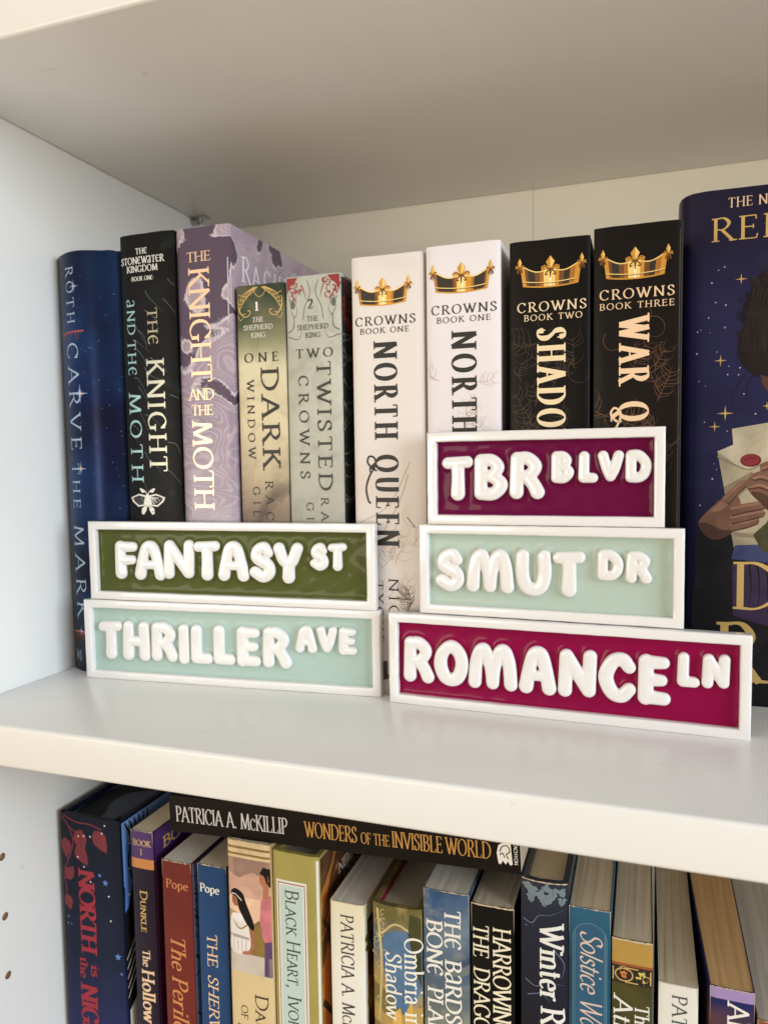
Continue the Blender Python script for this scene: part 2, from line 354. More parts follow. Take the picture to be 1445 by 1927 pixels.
sign('pale mint sign reading SMUT DR, between the crimson and the purple sign', C(175, 191, 179), (21.13, 8.35), (32.78, 7.95), 4.40, 4.24,
     'S0.75,2.16,1.09,3.12 M2.27,4.45,1.12,3.15 U4.57,6.13,1.08,3.15 T6.19,7.63,1.13,3.17 D8.13,9.20,1.91,3.25 R9.32,10.37,1.85,3.21', 'sage')
sign('dark purple sign reading TBR BLVD on top of the right stack', C(98, 0, 56), (21.62, 8.15), (31.99, 8.05), 8.66, 4.25,
     'T0.67,2.15,1.13,3.17 B2.20,3.72,1.14,3.21 R3.83,5.36,1.20,3.28 B5.66,6.62,1.90,3.28 L6.83,7.64,1.89,3.26 V7.64,8.70,1.94,3.27 D8.78,9.82,1.91,3.28', 'purple')

# ------------------------------------------------------------------ lettering: broad-nib skeleton alphabet
# l/c = straight / curved stroke, the two digits say whether start / end carries a serif, t = hairline tick
GL = {
'A': (.76, "l10 .04,0 .38,1; l01 .37,1 .73,0; t00 .16,.36 .58,.36"),
'B': (.64, "l11 .13,0 .13,1; c00 .13,.98 .40,.97 .53,.76 .38,.54 .13,.53; c00 .13,.53 .42,.52 .60,.28 .42,.03 .13,.02"),
'C': (.74, "c00 .68,.78 .55,.95 .36,.99 .14,.82 .06,.5 .14,.18 .36,.01 .56,.05 .69,.2; t00 .69,.70 .69,.97"),
'D': (.82, "l11 .13,0 .13,1; c00 .13,.98 .42,.97 .68,.78 .76,.5 .68,.22 .42,.03 .13,.02"),
'E': (.60, "l11 .13,0 .13,1; t00 .13,.98 .53,.98; t00 .13,.52 .45,.52; t00 .13,.02 .55,.02; t00 .53,.98 .53,.82; t00 .55,.02 .58,.20; t00 .45,.61 .45,.43"),
'F': (.56, "l11 .13,0 .13,1; t00 .13,.98 .52,.98; t00 .13,.50 .43,.50; t00 .52,.98 .52,.82; t00 .43,.59 .43,.41"),
'G': (.80, "c00 .70,.78 .56,.95 .37,.99 .14,.82 .06,.5 .14,.18 .37,.01 .56,.03 .69,.10; l10 .69,.42 .69,.06; t00 .70,.70 .70,.96"),
'H': (.82, "l11 .13,0 .13,1; l11 .69,0 .69,1; t00 .13,.51 .69,.51"),
'I': (.26, "l11 .13,0 .13,1"),
'J': (.34, "c00 .22,1 .22,.2 .16,-.08 .02,-.16; t00 .1,.99 .34,.99"),
'K': (.72, "l11 .13,0 .13,1; l01 .15,.46 .60,1; l01 .28,.60 .68,0"),
'L': (.58, "l11 .13,0 .13,1; t00 .13,.02 .54,.02; t00 .54,.02 .57,.22"),
'M': (.96, "l10 .10,0 .17,1; l00 .17,1 .48,.04; l00 .48,.04 .80,1; l01 .80,1 .86,0"),
'N': (.84, "l10 .12,0 .12,1; l00 .10,1 .72,0; l01 .72,0 .72,1"),
'O': (.86, "c00 .43,.99 .16,.84 .06,.5 .16,.16 .43,.01 .70,.16 .80,.5 .70,.84 .43,.99"),
'P': (.60, "l11 .13,0 .13,1; c00 .13,.98 .40,.98 .56,.74 .40,.48 .13,.47"),
'Q': (.88, "c00 .43,.99 .16,.84 .06,.5 .16,.16 .43,.01 .70,.16 .80,.5 .70,.84 .43,.99; c00 .42,.04 .58,-.12 .72,-.24 .92,-.25"),
'R': (.70, "l11 .13,0 .13,1; c00 .13,.98 .40,.98 .55,.76 .40,.52 .13,.51; l01 .32,.51 .68,0"),
'S': (.54, "c00 .46,.80 .38,.95 .24,.99 .09,.86 .12,.66 .30,.52 .46,.36 .46,.15 .28,.01 .12,.05 .06,.22; t00 .47,.72 .47,.97; t00 .05,.28 .05,.03"),
'T': (.68, "l01 .34,1 .34,0; t00 .04,.98 .64,.98; t00 .04,.98 .03,.80; t00 .64,.98 .65,.80"),
'U': (.80, "c00 .14,1 .14,.4 .2,.1 .4,.01 .6,.1 .67,.4 .67,1; t00 .04,.99 .25,.99; t00 .57,.99 .77,.99"),
'V': (.74, "l10 .04,1 .38,0; l01 .38,0 .70,1"),
'W': (1.08, "l10 .04,1 .32,0; l00 .32,0 .54,.86; l00 .50,1 .76,0; l01 .76,0 1.04,1"),
'Y': (.70, "l10 .04,1 .35,.48; l01 .35,.48 .66,1; l01 .35,.5 .35,0"),
'1': (.40, "l01 .22,1 .22,0; t00 .22,.98 .06,.86"),
'2': (.56, "c00 .08,.78 .16,.95 .30,.99 .46,.84 .42,.60 .22,.28 .06,.03; t00 .06,.04 .48,.04; t00 .48,.04 .52,.20"),
'€': (.62, "c00 .52,.84 .40,.98 .24,.95 .08,.72 .06,.40 .18,.08 .38,.01 .54,.16; t00 .08,.52 .50,.56"),
'@': (.62, "c00 .08,.82 .26,.99 .44,.86 .47,.5 .48,.06; c00 .47,.46 .24,.42 .07,.26 .12,.04 .30,.02 .47,.2; l00 .48,.06 .58,.04"),
'.': (.24, "l00 .12,.0 .12,.10"), ',': (.24, "c00 .12,.08 .13,.0 .06,-.16"), '-': (.36, "t00 .06,.42 .30,.42"),
'a': (.52, "c00 .10,.52 .22,.64 .36,.58 .39,.42 .39,.10 .43,.03 .51,.05; c00 .39,.40 .20,.35 .07,.20 .12,.03 .24,.02 .39,.15"),
'b': (.58, "l00 .12,1.02 .12,.03; c00 .12,.46 .28,.64 .46,.55 .52,.32 .44,.08 .28,.01 .12,.08; t00 .02,1.01 .12,1.01"),
'c': (.48, "c00 .42,.52 .30,.64 .16,.56 .07,.32 .14,.08 .28,.01 .44,.12"),
'd': (.58, "l01 .46,1.02 .46,0; c00 .46,.52 .30,.64 .12,.52 .07,.30 .14,.06 .28,.01 .46,.14"),
'e': (.50, "c00 .09,.36 .43,.38 .40,.56 .27,.64 .12,.54 .07,.32 .14,.08 .29,.01 .45,.12"),
'f': (.36, "c01 .42,.96 .30,1.02 .18,.9 .17,.6 .17,0; t00 .04,.62 .34,.62"),
'h': (.60, "l11 .12,0 .12,1.02; c01 .12,.44 .26,.63 .42,.60 .48,.44 .48,0"),
'i': (.26, "l11 .13,0 .13,.62; l00 .13,.86 .13,.96"),
'l': (.26, "l11 .13,0 .13,1.02"),
'm': (.88, "l11 .12,0 .12,.62; c01 .12,.44 .25,.63 .38,.60 .44,.44 .44,0; c01 .44,.44 .57,.63 .70,.60 .76,.44 .76,0"),
'n': (.60, "l11 .12,0 .12,.62; c01 .12,.44 .26,.63 .42,.60 .48,.44 .48,0"),
'o': (.56, "c00 .28,.64 .12,.53 .06,.32 .12,.11 .28,.01 .44,.11 .50,.32 .44,.53 .28,.64"),
'p': (.58, "l11 .12,-.28 .12,.62; c00 .12,.48 .28,.64 .46,.55 .52,.32 .44,.08 .28,.01 .12,.10"),
'r': (.42, "l11 .12,0 .12,.62; c00 .12,.40 .22,.58 .32,.63 .40,.58"),
's': (.42, "c00 .35,.52 .24,.64 .10,.55 .12,.42 .28,.32 .37,.20 .30,.04 .16,.01 .06,.12"),
't': (.36, "c00 .17,.84 .17,.16 .24,.02 .35,.08; t00 .04,.62 .33,.62"),
'u': (.60, "c00 .12,.62 .12,.2 .2,.03 .34,.04 .46,.2; l01 .46,.62 .46,0"),
'w': (.78, "l10 .04,.62 .22,0; l00 .22,0 .39,.58; l00 .39,.62 .56,0; l01 .56,0 .75,.62"),
}
def layout(txt, cap, track=.05, thick=.15, thin=.05, nib=12, serif=1.0, slant=0, xs=1.0, small=None):
    """strokes as lists of (centre, half-width vector); small = size of lowercase typed as small caps"""
    out = []; x = 0
    for ch in txt:
        if ch == ' ': x += .36*cap*xs+track*cap; continue
        k = cap
        if small and ch.islower(): ch = ch.upper(); k = cap*small
        w, d = GL[ch]; boost = (cap/k)**.5
        th, tn = thick*boost, thin*boost
        for s in d.split(';'):
            p = s.split(); code = p[0]; pts = [tuple(map(float, q.split(','))) for q in p[1:]]
            closed = pts[0] == pts[-1] and len(pts) > 3
            P = spline(pts, 6, closed) if code[0] == 'c' else [np.array(pts[0])+(np.array(pts[-1])-np.array(pts[0]))*t for t in np.linspace(0, 1, 5)]
            P = [np.array((q[0]*xs, q[1])) for q in P]
            row = []
            for i, q in enumerate(P):
                a = P[max(0, i-1)]; b = P[min(len(P)-1, i+1)]
                if closed and i in (0, len(P)-1): a, b = P[-2], P[1]
                t = (b-a); t = t/(np.linalg.norm(t)+1e-9); n = np.array((-t[1], t[0]))
                ang = math.atan2(t[1], t[0])-math.radians(nib)
                hw = tn/2 if code[0] == 't' else (tn+(th-tn)*math.sin(ang)**2)/2
                row.append((q, n*hw))
            rows = [row]
            if serif:
                for e in (0, 1):
                    if code[1+e] == '1':
                        q = P[0] if e == 0 else P[-1]; o = P[1] if e == 0 else P[-2]
                        up = 1 if q[1] < o[1] else -1
                        half = (th*.5+.085*serif)
                        y = q[1]+up*tn*.5
                        rows.append([(np.array((q[0]-half, y)), np.array((0, tn*.5))), (q*0+np.array((q[0], y)), np.array((0, tn*.62))), (np.array((q[0]+half, y)), np.array((0, tn*.5)))])
            for rw in rows:
                out.append([(np.array((x+(q[0]+slant*q[1])*k, q[1]*k)), n*k) for q, n in rw])
        x += w*k*xs+track*cap
    return out, x-track*cap

fr = lambda u, v, l: (u, -l, v)          # flat front cover of the book that faces out
class Ink:
    """printed or foil-stamped marks lying on a cover surface, gathered in one mesh"""
    def __init__(self, name, surf, mats, root, lift=.013):
        self.n, self.f, self.mats, self.root, self.lift = name, surf, mats if isinstance(mats, list) else [mats], root, lift
        self.V, self.F, self.I = [], [], []; self.curved = surf is not fr
    def _v(self, u, v): self.V.append(self.f(u, v, self.lift)); return len(self.V)-1
    def strip(self, row, mi=0):
        # refine so that the strip follows a curved spine
        self.lift += .00003
        R = [row[0]]
        for a, b in zip(row, row[1:]):
            n = max(1, int(np.linalg.norm(b[0]-a[0])/.25))
            for k in range(1, n+1): R.append((a[0]+(b[0]-a[0])*k/n, a[1]+(b[1]-a[1])*k/n))
        prev = None
        for q, n in R:
            cur = (self._v(*(q-n)), self._v(*q), self._v(*(q+n)))
            if prev:
                for i in (0, 1): self.F.append((prev[i], cur[i], cur[i+1], prev[i+1])); self.I.append(mi)
            prev = cur
    def text(self, txt, mode, u, v, cap, length=None, mi=0, center=False, **kw):
        """mode h: reads left to right from (u,v) baseline; mode d: reads downwards, baseline at u, first letter starts at height v"""
        st, w = layout(txt, cap, **kw); f = 1.0
        if length: f = length/w
        off = -w*f/2 if center else 0
        for row in st:
            r2 = []
            for q, n in row:
                X, Y = q[0]*f+off, q[1]; nx, ny = n[0]*(f**.35), n[1]
                if mode == 'h': r2.append((np.array((u+X, v+Y)), np.array((nx, ny))))
                elif mode == 'd': r2.append((np.array((u+Y, v-X)), np.array((ny, -nx))))
            self.strip(r2, mi)
    def line(self, pts, w, mi=0, smooth=True, taper=False):
        P = spline([np.array(p, float) for p in pts], 7) if smooth and len(pts) > 2 else [np.array(p, float) for p in pts]
        row = []
        for i, q in enumerate(P):
            a = P[max(0, i-1)]; b = P[min(len(P)-1, i+1)]; t = b-a; t = t/(np.linalg.norm(t)+1e-9)
            ww = w*(1-.85*i/(len(P)-1)) if taper else w
            row.append((q, np.array((-t[1], t[0]))*ww/2))
        self.strip(row, mi)
    def poly(self, pts, mi=0, smooth=False):
        self.lift += .0001; smooth = smooth or (self.n == 'cover_painting' and len(pts) > 4 and min(p[0] for p in pts) > .04 and max(p[0] for p in pts) < 2.36)
        P = spline(list(pts)+[pts[0]], 6, True)[:-1] if smooth else pts
        P = [tuple(map(float, p)) for p in P]
        if not self.curved:
            self.F.append([self._v(*p) for p in P]); self.I.append(mi); return
        def clip(Q, c, sg):
            out = []
            for a, b in zip(Q, Q[1:]+Q[:1]):
                da, db = sg*(a[0]-c), sg*(b[0]-c)
                if da >= 0: out.append(a)
                if da*db < 0: t = da/(da-db); out.append((c, a[1]+t*(b[1]-a[1])))
            return out
        lo, hi = min(p[0] for p in P), max(p[0] for p in P); k = math.floor(lo/.06)
        while k*.06 < hi:
            Q = clip(P, k*.06, 1); Q = clip(Q, (k+1)*.06, -1) if len(Q) > 2 else []
            if len(Q) > 2: self.F.append([self._v(*p) for p in Q]); self.I.append(mi)
            k += 1
    def disc(self, u, v, r, mi=0, ry=None, n=14):
        self.poly([(u+r*math.cos(2*math.pi*i/n), v+(ry or r)*math.sin(2*math.pi*i/n)) for i in range(n)], mi)
    def star(self, u, v, r, mi=0, k=4, inner=.18, rot=math.pi/2):
        self.poly([(u+(r if i % 2 == 0 else r*inner)*math.cos(rot+math.pi*i/k), v+(r if i % 2 == 0 else r*inner)*math.sin(rot+math.pi*i/k)) for i in range(2*k)], mi)
    def rect(self, u0, u1, v0, v1, mi=0):
        self.lift += .0001; n = max(1, int((u1-u0)/.05)); prev = None
        for i in range(n+1):
            u = u0+(u1-u0)*i/n; cur = (self._v(u, v0), self._v(u, v1))
            if prev: self.F.append((prev[0], cur[0], cur[1], prev[1])); self.I.append(mi)
            prev = cur
    def build(self, name=None):
        o = mesh(name or self.n, self.V, self.F, self.mats, self.root, idx=self.I)
        return o

def feather(d, u, v, ang, L, n, mi, wid=.02):
    ca, sa = math.cos(ang), math.sin(ang); ax = lambda t, o: (u+ca*t*L-sa*o*L, v+sa*t*L+ca*o*L)
    bow = random.uniform(-.25, .25); mid = lambda t: bow*math.sin(math.pi*t)
    d.line([ax(t, mid(t)) for t in (0, .25, .5, .75, 1)], wid*1.2, mi, True, True)
    for i in range(n):
        t = .08+.75*i/n+random.uniform(-.03, .03)
        for s in (-1, 1):
            if random.random() < .25: continue
            l = random.uniform(.22, .38)*math.sin(math.pi*(.25+.7*t)); e = random.uniform(.20, .42)
            d.line([ax(t, mid(t)), ax(t+e*.35, mid(t)+s*l*.75), ax(t+e*.8, mid(t)+s*l), ax(t+e*1.2, mid(t)+s*l*.8)], wid, mi, True, True)
def swirl(d, u, v, r, mi, wid=.02, a0=0, turns=1.2, sgn=1):
    d.line([(u+r*(1-.8*t)*math.cos(a0+sgn*t*turns*6.28), v+r*(1-.8*t)*math.sin(a0+sgn*t*turns*6.28)) for t in np.linspace(0, 1, 9)], wid, mi, True, True)

# ------------------------------------------------------------------ books
UP = 'books standing on the upper shelf'; LO = 'books standing on the lower shelf'
PAGE = paper('page_edges_cream', C(214, 200, 176), C(176, 160, 134))
PAGEW = paper('page_edges_white', C(226, 218, 206), C(194, 184, 170))
PAGET = paper('page_edges_tan', C(196, 160, 114), C(166, 130, 88))
PAGEG = paper('page_edges_grey', C(206, 192, 168), C(168, 152, 126))
PAGEK = art('page_edges_black', [(0, C(20, 22, 28)), (30, C(24, 27, 34))], [('wave', 14, .62, .75, C(96, 104, 122), .6)], rough=.6)
def book(label, x0, y0, w, h, dep, cover, kind='paper', bulge=.06, n=6, z0=0, group='books standing on the upper shelf', page=PAGE, rough_top=0, rot=0, lean=0, back_w=None, band=None, name='book'):
    """root at the left spine edge; a wrapped cover (back, spine, front) round a block of pages"""
    rt = thing(name, label, 'book', (x0, y0, z0), (0, lean, rot), group)
    t = .26 if kind == 'hard' else .035
    bw = back_w if back_w is not None else 0
    prof = lambda u: -bulge*(1-abs(2*u/w-1)**n)
    N = 18
    outer = [(-bw, dep), (-bw*.5, dep*.4)] + [(w*(.5-.5*math.cos(math.pi*i/N)), prof(w*(.5-.5*math.cos(math.pi*i/N)))) for i in range(N+1)] + [(w, dep*.4), (w, dep)]
    def inset(P, t):
        out = []
        for i, p in enumerate(P):
            a, b = P[max(0, i-1)], P[min(len(P)-1, i+1)]; tx, ty = b[0]-a[0], b[1]-a[1]; l = math.hypot(tx, ty); nx, ny = ty/l, -tx/l   # right of travel = outside... flip
            out.append((p[0]-nx*t, p[1]-ny*t))
        return out
    # travel goes down the left side, along the spine, up the right side: interior is on the left
    inner = inset([(p[0], p[1]) for p in outer], t)
    rnd = random.Random(int(x0*100)+int(h*10))
    V = []; Fc = []; m_ = len(outer)
    for ring, hh in ((outer, 0), (inner, 0)):
        for (x, y) in ring: V.append((x, y, 0))
    wob = 0
    tops = []
    for i in range(m_):
        wob = .6*wob+rnd.uniform(-1, 1)*rough_top; tops.append(h+wob)
    for ring in (outer, inner):
        for i, (x, y) in enumerate(ring): V.append((x, y, tops[i]))
    for i in range(m_-1):
        o0, o1, o2, o3 = i, i+1, 2*m_+i+1, 2*m_+i; a0, a1, a2, a3 = m_+i, m_+i+1, 3*m_+i+1, 3*m_+i
        Fc += [(o0, o1, o2, o3), (a1, a0, a3, a2), (o3, o2, a2, a3), (o1, o0, a0, a1)]
    for i in (0, m_-1): Fc.append((i, m_+i, 3*m_+i, 2*m_+i) if i == 0 else (i, 2*m_+i, 3*m_+i, m_+i))
    mesh('cover', V, Fc, cover, rt, smooth=True, sharp=38)
    ins = .32 if kind == 'hard' else .02
    ys = .30 if kind == 'hard' else t+.03
    bm = bmesh.new()
    # page block: front follows the spine curve, top slightly uneven
    pu = [t+.01+(w-2*t-.02)*i/10 for i in range(11)]
    ring = [(u, prof(u)+ys) for u in pu]; ring[0] = (ring[0][0], ring[0][1]+.05); ring[-1] = (ring[-1][0], ring[-1][1]+.05)
    k = (w-2*t-.02+bw)/(w-2*t-.02)
    mid = [((u-w)*(1+(k-1)*.5)+w, dep*.45) for u, _ in ring]; far = [((u-w)*k+w, dep-ins-.02) for u, _ in ring]
    rows = []
    for rr_ in (ring, mid, far):
        rows.append([(bm.verts.new((x, y, ins)), bm.verts.new((x, y, h-ins+(rnd.uniform(-.012, .012) if kind == 'paper' else 0)))) for x, y in rr_])
    for a, b in zip(rows, rows[1:]):
        for i in range(10):
            bm.faces.new((a[i][1], a[i+1][1], b[i+1][1], b[i][1])); bm.faces.new((a[i][0], b[i][0], b[i+1][0], a[i+1][0]))
        for i in (0, 10): bm.faces.new((a[i][0], a[i][1], b[i][1], b[i][0]))
    for rw in (rows[0], rows[2]):
        for i in range(10): bm.faces.new((rw[i][0], rw[i+1][0], rw[i+1][1], rw[i][1]))
    bm_obj('pages', bm, page, rt)
    if band:      # striped headband at the top of a hardcover spine
        bm = bmesh.new()
        nB = int((w-2*t-.1)/.12)
        for i in range(nB):
            u = t+.05+.06+i*.12
            add_box(bm, u-.045, u+.045, prof(u)+t+.005, prof(u)+t+.09, h-ins-.05, h-ins+.09, .03, 1)
        bm_obj('headband', bm, band, rt)
    spine = lambda u, v, l: (u, prof(min(w, max(0, u)))-l, v)
    if group == LO and kind == 'paper':
        wr = Ink('edge_wear', spine, M('worn_paper', C(196, 178, 150), rough=.9), rt, lift=.02)
        wr.strip([(np.array((u, h-.012)), np.array((0, max(.003, rnd.gauss(.012, .012))))) for u in np.linspace(.02, w-.02, 20)])
        for e in (.02, w-.02):
            wr.line([(e, h-.01), (e, h-rnd.uniform(.3, 1.6))], .025, 0, False, True)
        wr.build()
    right = lambda u, v, l: (w+l, u, v)          # u = depth behind the spine edge
    return rt, spine, right

INKW = M('ink_white', C(232, 228, 220), rough=.5); INKK = M('ink_black', C(16, 13, 12), rough=.5)
SILV = M('foil_silver', C(206, 203, 204), rough=.4, metal=.15)
PALEB = M('ink_ice_blue', C(178, 200, 222), rough=.45)
TEAL = M('foil_teal', C(158, 196, 198), rough=.35, metal=.4)
GOLD = M('foil_gold', C(222, 172, 104), rough=.30, metal=.75)
ROSE = M('foil_rose_gold', C(244, 204, 168), rough=.3, metal=.4)
GOLDP = M('ink_gold', C(206, 168, 96), rough=.5)

# --- navy hardcover
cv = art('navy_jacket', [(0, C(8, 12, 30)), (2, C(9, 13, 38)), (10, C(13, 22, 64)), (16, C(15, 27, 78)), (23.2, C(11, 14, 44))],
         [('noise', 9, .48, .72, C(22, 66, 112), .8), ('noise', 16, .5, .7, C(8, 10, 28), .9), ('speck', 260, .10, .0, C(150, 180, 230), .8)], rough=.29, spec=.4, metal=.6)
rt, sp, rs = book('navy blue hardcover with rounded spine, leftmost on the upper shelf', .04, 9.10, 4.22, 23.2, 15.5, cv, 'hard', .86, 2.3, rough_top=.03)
a = Ink('title_lettering', sp, PALEB, rt)
kw = dict(thick=.11, thin=.045, serif=.7)
a.text('ROTH', 'd', 1.12, 22.45, .60, 3.05, track=.35, **kw)
a.text('CARVE', 'd', 1.00, 18.35, .86, 5.85, track=.35, **kw)
a.text('THE', 'd', .98, 11.75, .62, 2.5, track=.35, **kw)
a.text('MARK', 'd', .90, 8.30, .84, 5.2, track=.35, **kw)
a.build()
EMB = M('ink_ember', C(190, 84, 50), rough=.5); GLW = M('ink_glint', C(150, 190, 240), rough=.5); GLO = M('ink_glint_warm', C(240, 200, 176), rough=.5); HALO = M('ink_blue_halo', C(22, 78, 128), rough=.5)
d = Ink('cover_art', sp, [EMB, GLW, GLO, HALO, PALEB], rt, lift=.005)
for (u, v, s) in ((1.88, 15.56, .55), (1.72, 21.36, .36), (1.72, 11.45, .40), (1.2, 2.3, .3)):
    d.disc(u, v, s*.42, 3); d.star(u, v, s, 1, 4, .12); d.star(u, v, s*.5, 2, 4, .3); d.build('star_glint'); d = Ink('cover_art', sp, [EMB, GLW, GLO, HALO, PALEB], rt, lift=.005)
for i in range(9):
    u = .62+i*.19; d.line([(u, 18.95), (u+.01, 18.95-random.uniform(.1, .75))], random.uniform(.03, .07), 0, False, True)
d.line([(.55, 18.80), (1.1, 18.93), (2.3, 18.95)], .07, 0); d.build('ember_streaks'); d = Ink('ember_streaks', sp, [EMB, GLW, GLO, HALO, PALEB], rt, lift=.005); d.line([(.4, 2.2), (1.1, 2.25), (2.2, 2.22)], .09, 0)
for i in range(8):
    u = .5+i*.2; d.line([(u, 2.2), (u, 2.2-random.uniform(.2, .9))], .05, 0, False, True)
d.build('ember_streaks'); d = Ink('publisher_mark', sp, [EMB, GLW, GLO, HALO, PALEB], rt, lift=.005)
for q in (((.6, .6), (1.05, .6)), ((1.05, .6), (1.05, 1.15)), ((1.05, 1.15), (.6, 1.15)), ((.6, 1.15), (.6, .6)), ((.72, .7), (.72, 1.05)), ((.74, .88), (.95, 1.05)), ((.74, .88), (.95, .7))): d.line(q, .04, 4, False)
d.build()

# --- black hardcover
cv = art('black_jacket', [(0, C(9, 11, 12)), (23.7, C(13, 12, 13))], [('swirl', 7, .60, .72, C(60, 70, 74), .45), ('noise', 20, .55, .75, C(24, 27, 29), .6)], rough=.42)
rt, sp, rs = book('black hardcover with silver and teal letters and a white moth', 4.62, 8.66, 3.36, 23.76, 16, cv, 'hard', .14, 4, rough_top=.012)
a = Ink('series_lettering', sp, INKW, rt); kw = dict(thick=.16, thin=.08, serif=.8)
for s, v, c_, l in (('TH€', 22.72, .30, .72), ('STON€W@T€R', 22.22, .36, 2.72), ('KINGDOM', 21.80, .33, 1.95), ('-BOOK ON€-', 21.34, .22, 1.5)):
    a.text(s, 'h', 1.42, v, c_, l, center=True, track=.08, **kw)
a.build()
a = Ink('title_lettering', sp, [M('foil_grey_gold', C(168, 160, 138), rough=.34, metal=.6), M('foil_pale_gold', C(184, 182, 166), rough=.34, metal=.45), TEAL], rt)
kw = dict(thick=.145, thin=.055, serif=.8)
a.text('TH€', 'd', 1.66, 19.88, .60, 1.95, 0, track=.12, **kw)
a.text('KNIGHT', 'd', 1.50, 17.2, 1.08, 5.95, 1, track=.16, xs=.9, **kw)
a.text('@ND', 'd', .34, 20.40, .52, 1.84, 2, track=.2, **kw); a.text('TH€', 'd', .30, 18.26, .55, 1.88, 2, track=.2, **kw); a.text('MOTH', 'd', .27, 15.45, .78, 4.75, 2, track=.3, **kw)
a.build()
d = Ink('moth_emblem', sp, [INKW, M('ink_charcoal', C(34, 34, 36), rough=.5)], rt)
for s in (-1, 1):
    c0 = 1.27
    d.poly([(c0+s*.05, 9.95), (c0+s*.55, 10.05), (c0+s*1.12, 9.85), (c0+s*1.0, 9.62), (c0+s*.62, 9.35), (c0+s*.25, 9.40), (c0+s*.05, 9.5)], 0)
    d.poly([(c0+s*.16, 9.88), (c0+s*.56, 9.97), (c0+s*1.0, 9.83), (c0+s*.9, 9.66), (c0+s*.60, 9.43), (c0+s*.28, 9.47)], 1)
    for k in range(4): d.line([(c0+s*.1, 9.85), (c0+s*(.45+k*.15), 9.48+k*.11)], .035, 0, False)
    d.poly([(c0+s*.04, 9.5), (c0+s*.4, 9.25), (c0+s*.42, 8.98), (c0+s*.28, 8.92), (c0+s*.1, 9.15)], 0)
    d.line([(c0+s*.12, 9.35), (c0+s*.34, 9.05)], .05, 1, False)
    d.line([(c0, 10.0), (c0+s*.18, 10.22), (c0+s*.45, 10.34)], .04, 0); d.poly([(c0+s*.14, 10.15), (c0+s*.45, 10.36), (c0+s*.5, 10.30), (c0+s*.34, 10.10)], 0)
d.poly([(1.17, 10.02), (1.37, 10.02), (1.40, 9.6), (1.27, 9.3), (1.14, 9.6)], 0)
d.build()
d = Ink('cover_art', sp, [M('ink_grey_wisp', C(92, 100, 104), rough=.5)], rt, lift=.007)
for k in range(22):
    u, v = random.uniform(.2, 3), 21.3-k*.5; d.line([(u, v), (u+random.uniform(.2, .7), v-random.uniform(.1, .5)), (u+random.uniform(.6, 1.2), v-random.uniform(.6, 1.6))], .035, 0, True, True)
d.V = [(min(x, 3.33), y, z) for x, y, z in d.V]
d.build()

# --- lilac hardcover, its marbled front cover seen along the side
cv = art('lilac_marble_jacket', [(0, C(172, 164, 174)), (8, C(166, 154, 168)), (14, C(152, 138, 154)), (24, C(176, 158, 168))],
         [('noise', 5, .45, .65, C(150, 132, 150), .6), ('agate', 26, -.2, 1.0, C(200, 184, 194), .42), ('swirl', 20, .48, .66, C(142, 122, 142), .4), ('patch', 26, .545, .552, C(84, 68, 86), .96, 9.5, 25), ('noise', 12, .55, .7, C(66, 52, 92), .4, 9.5, 25), ('rim', 26, .018, .004, C(208, 200, 208), .8, 6, 25), ('noise', 14, .55, .75, C(196, 190, 202), .6, -2, 9)], rough=.33, coat=.15)
rt, sp, rs = book('lilac and violet marbled hardcover with rose gold letters', 8.03, 8.82, 3.20, 23.76, 16.2, cv, 'hard', .14, 5, rough_top=.012)
a = Ink('title_lettering', sp, ROSE, rt); kw = dict(thick=.14, thin=.055, serif=.8)
a.text('THE', 'h', .66, 22.03, .50, 1.42, track=.02, **kw); a.text('KNIGHT', 'd', .74, 21.72, 1.22, 5.85, track=.04, **kw)
a.text('AND', 'h', .56, 14.95, .58, 1.50, track=-.02, **kw); a.text('THE', 'h', .68, 14.16, .52, 1.30, track=-.02, **kw)
a.text('MOTH', 'd', .70, 13.84, 1.18, 4.62, track=.06, **kw); a.build()
d = Ink('front_lettering', rs, M('ink_pale_silver', C(226, 218, 224), rough=.4), rt)
a2 = dict(thick=.12, thin=.05, serif=.8)
for ch, y, v, c_ in (('R', 1.0, 21.1, 1.32), ('A', 2.1, 21.0, 1.2), ('C', 3.4, 21.15, 1.1), ('H', 4.6, 21.2, 1.1), ('E', 5.8, 21.2, 1.1), ('L', 6.7, 21.2, 1.1)): d.text(ch, 'h', y, v, c_, **a2)
d.build()
d = Ink('cover_art', sp, [M('pale_silver_line', C(204, 200, 208), rough=.3, metal=.5), M('ink_deep_violet', C(84, 62, 100), rough=.4)], rt, lift=.007)
d.line([(3.03, 22.1), (3.0, 18.8)], .06, 0, False)  # thin pale vertical line near the right spine edge
d.build()

# --- slim green/cream paperback
MAUVE = C(112, 94, 88)
cv = art('green_cream_cover', [(0, C(120, 102, 96)), (9, C(128, 108, 100)), (11.2, C(196, 180, 152)), (14, C(216, 202, 168)), (16.6, C(214, 204, 172)), (17.6, C(150, 150, 118)), (18.6, C(70, 84, 62)), (20.6, C(46, 58, 46))],
         [('noise', 26, .44, .70, C(150, 134, 108), .6), ('noise', 90, .5, .75, C(120, 104, 80), .35), ('swirl', 9, .52, .62, C(84, 68, 66), .7, -5, 10.6), ('speck', 200, .09, .0, C(90, 70, 52), .5)], rough=.5)
rt, sp, rs = book('slim paperback fading from dark green to cream with gold scrollwork, numbered 1', 11.42, 8.95, 2.66, 20.62, 13.2, cv, 'paper', .05, 8, rough_top=.006)
a = Ink('series_lettering', sp, INKW, rt)
a.text('1', 'h', 1.06, 19.32, .44, thick=.24, thin=.1); kw = dict(thick=.13, thin=.06)
for s, v, l in (('THE', 18.76, .62), ('SHEPHERD', 18.38, 1.66), ('KING', 17.98, .80)): a.text(s, 'h', 1.2, v, .24, l, center=True, track=.1, **kw)
a.build()
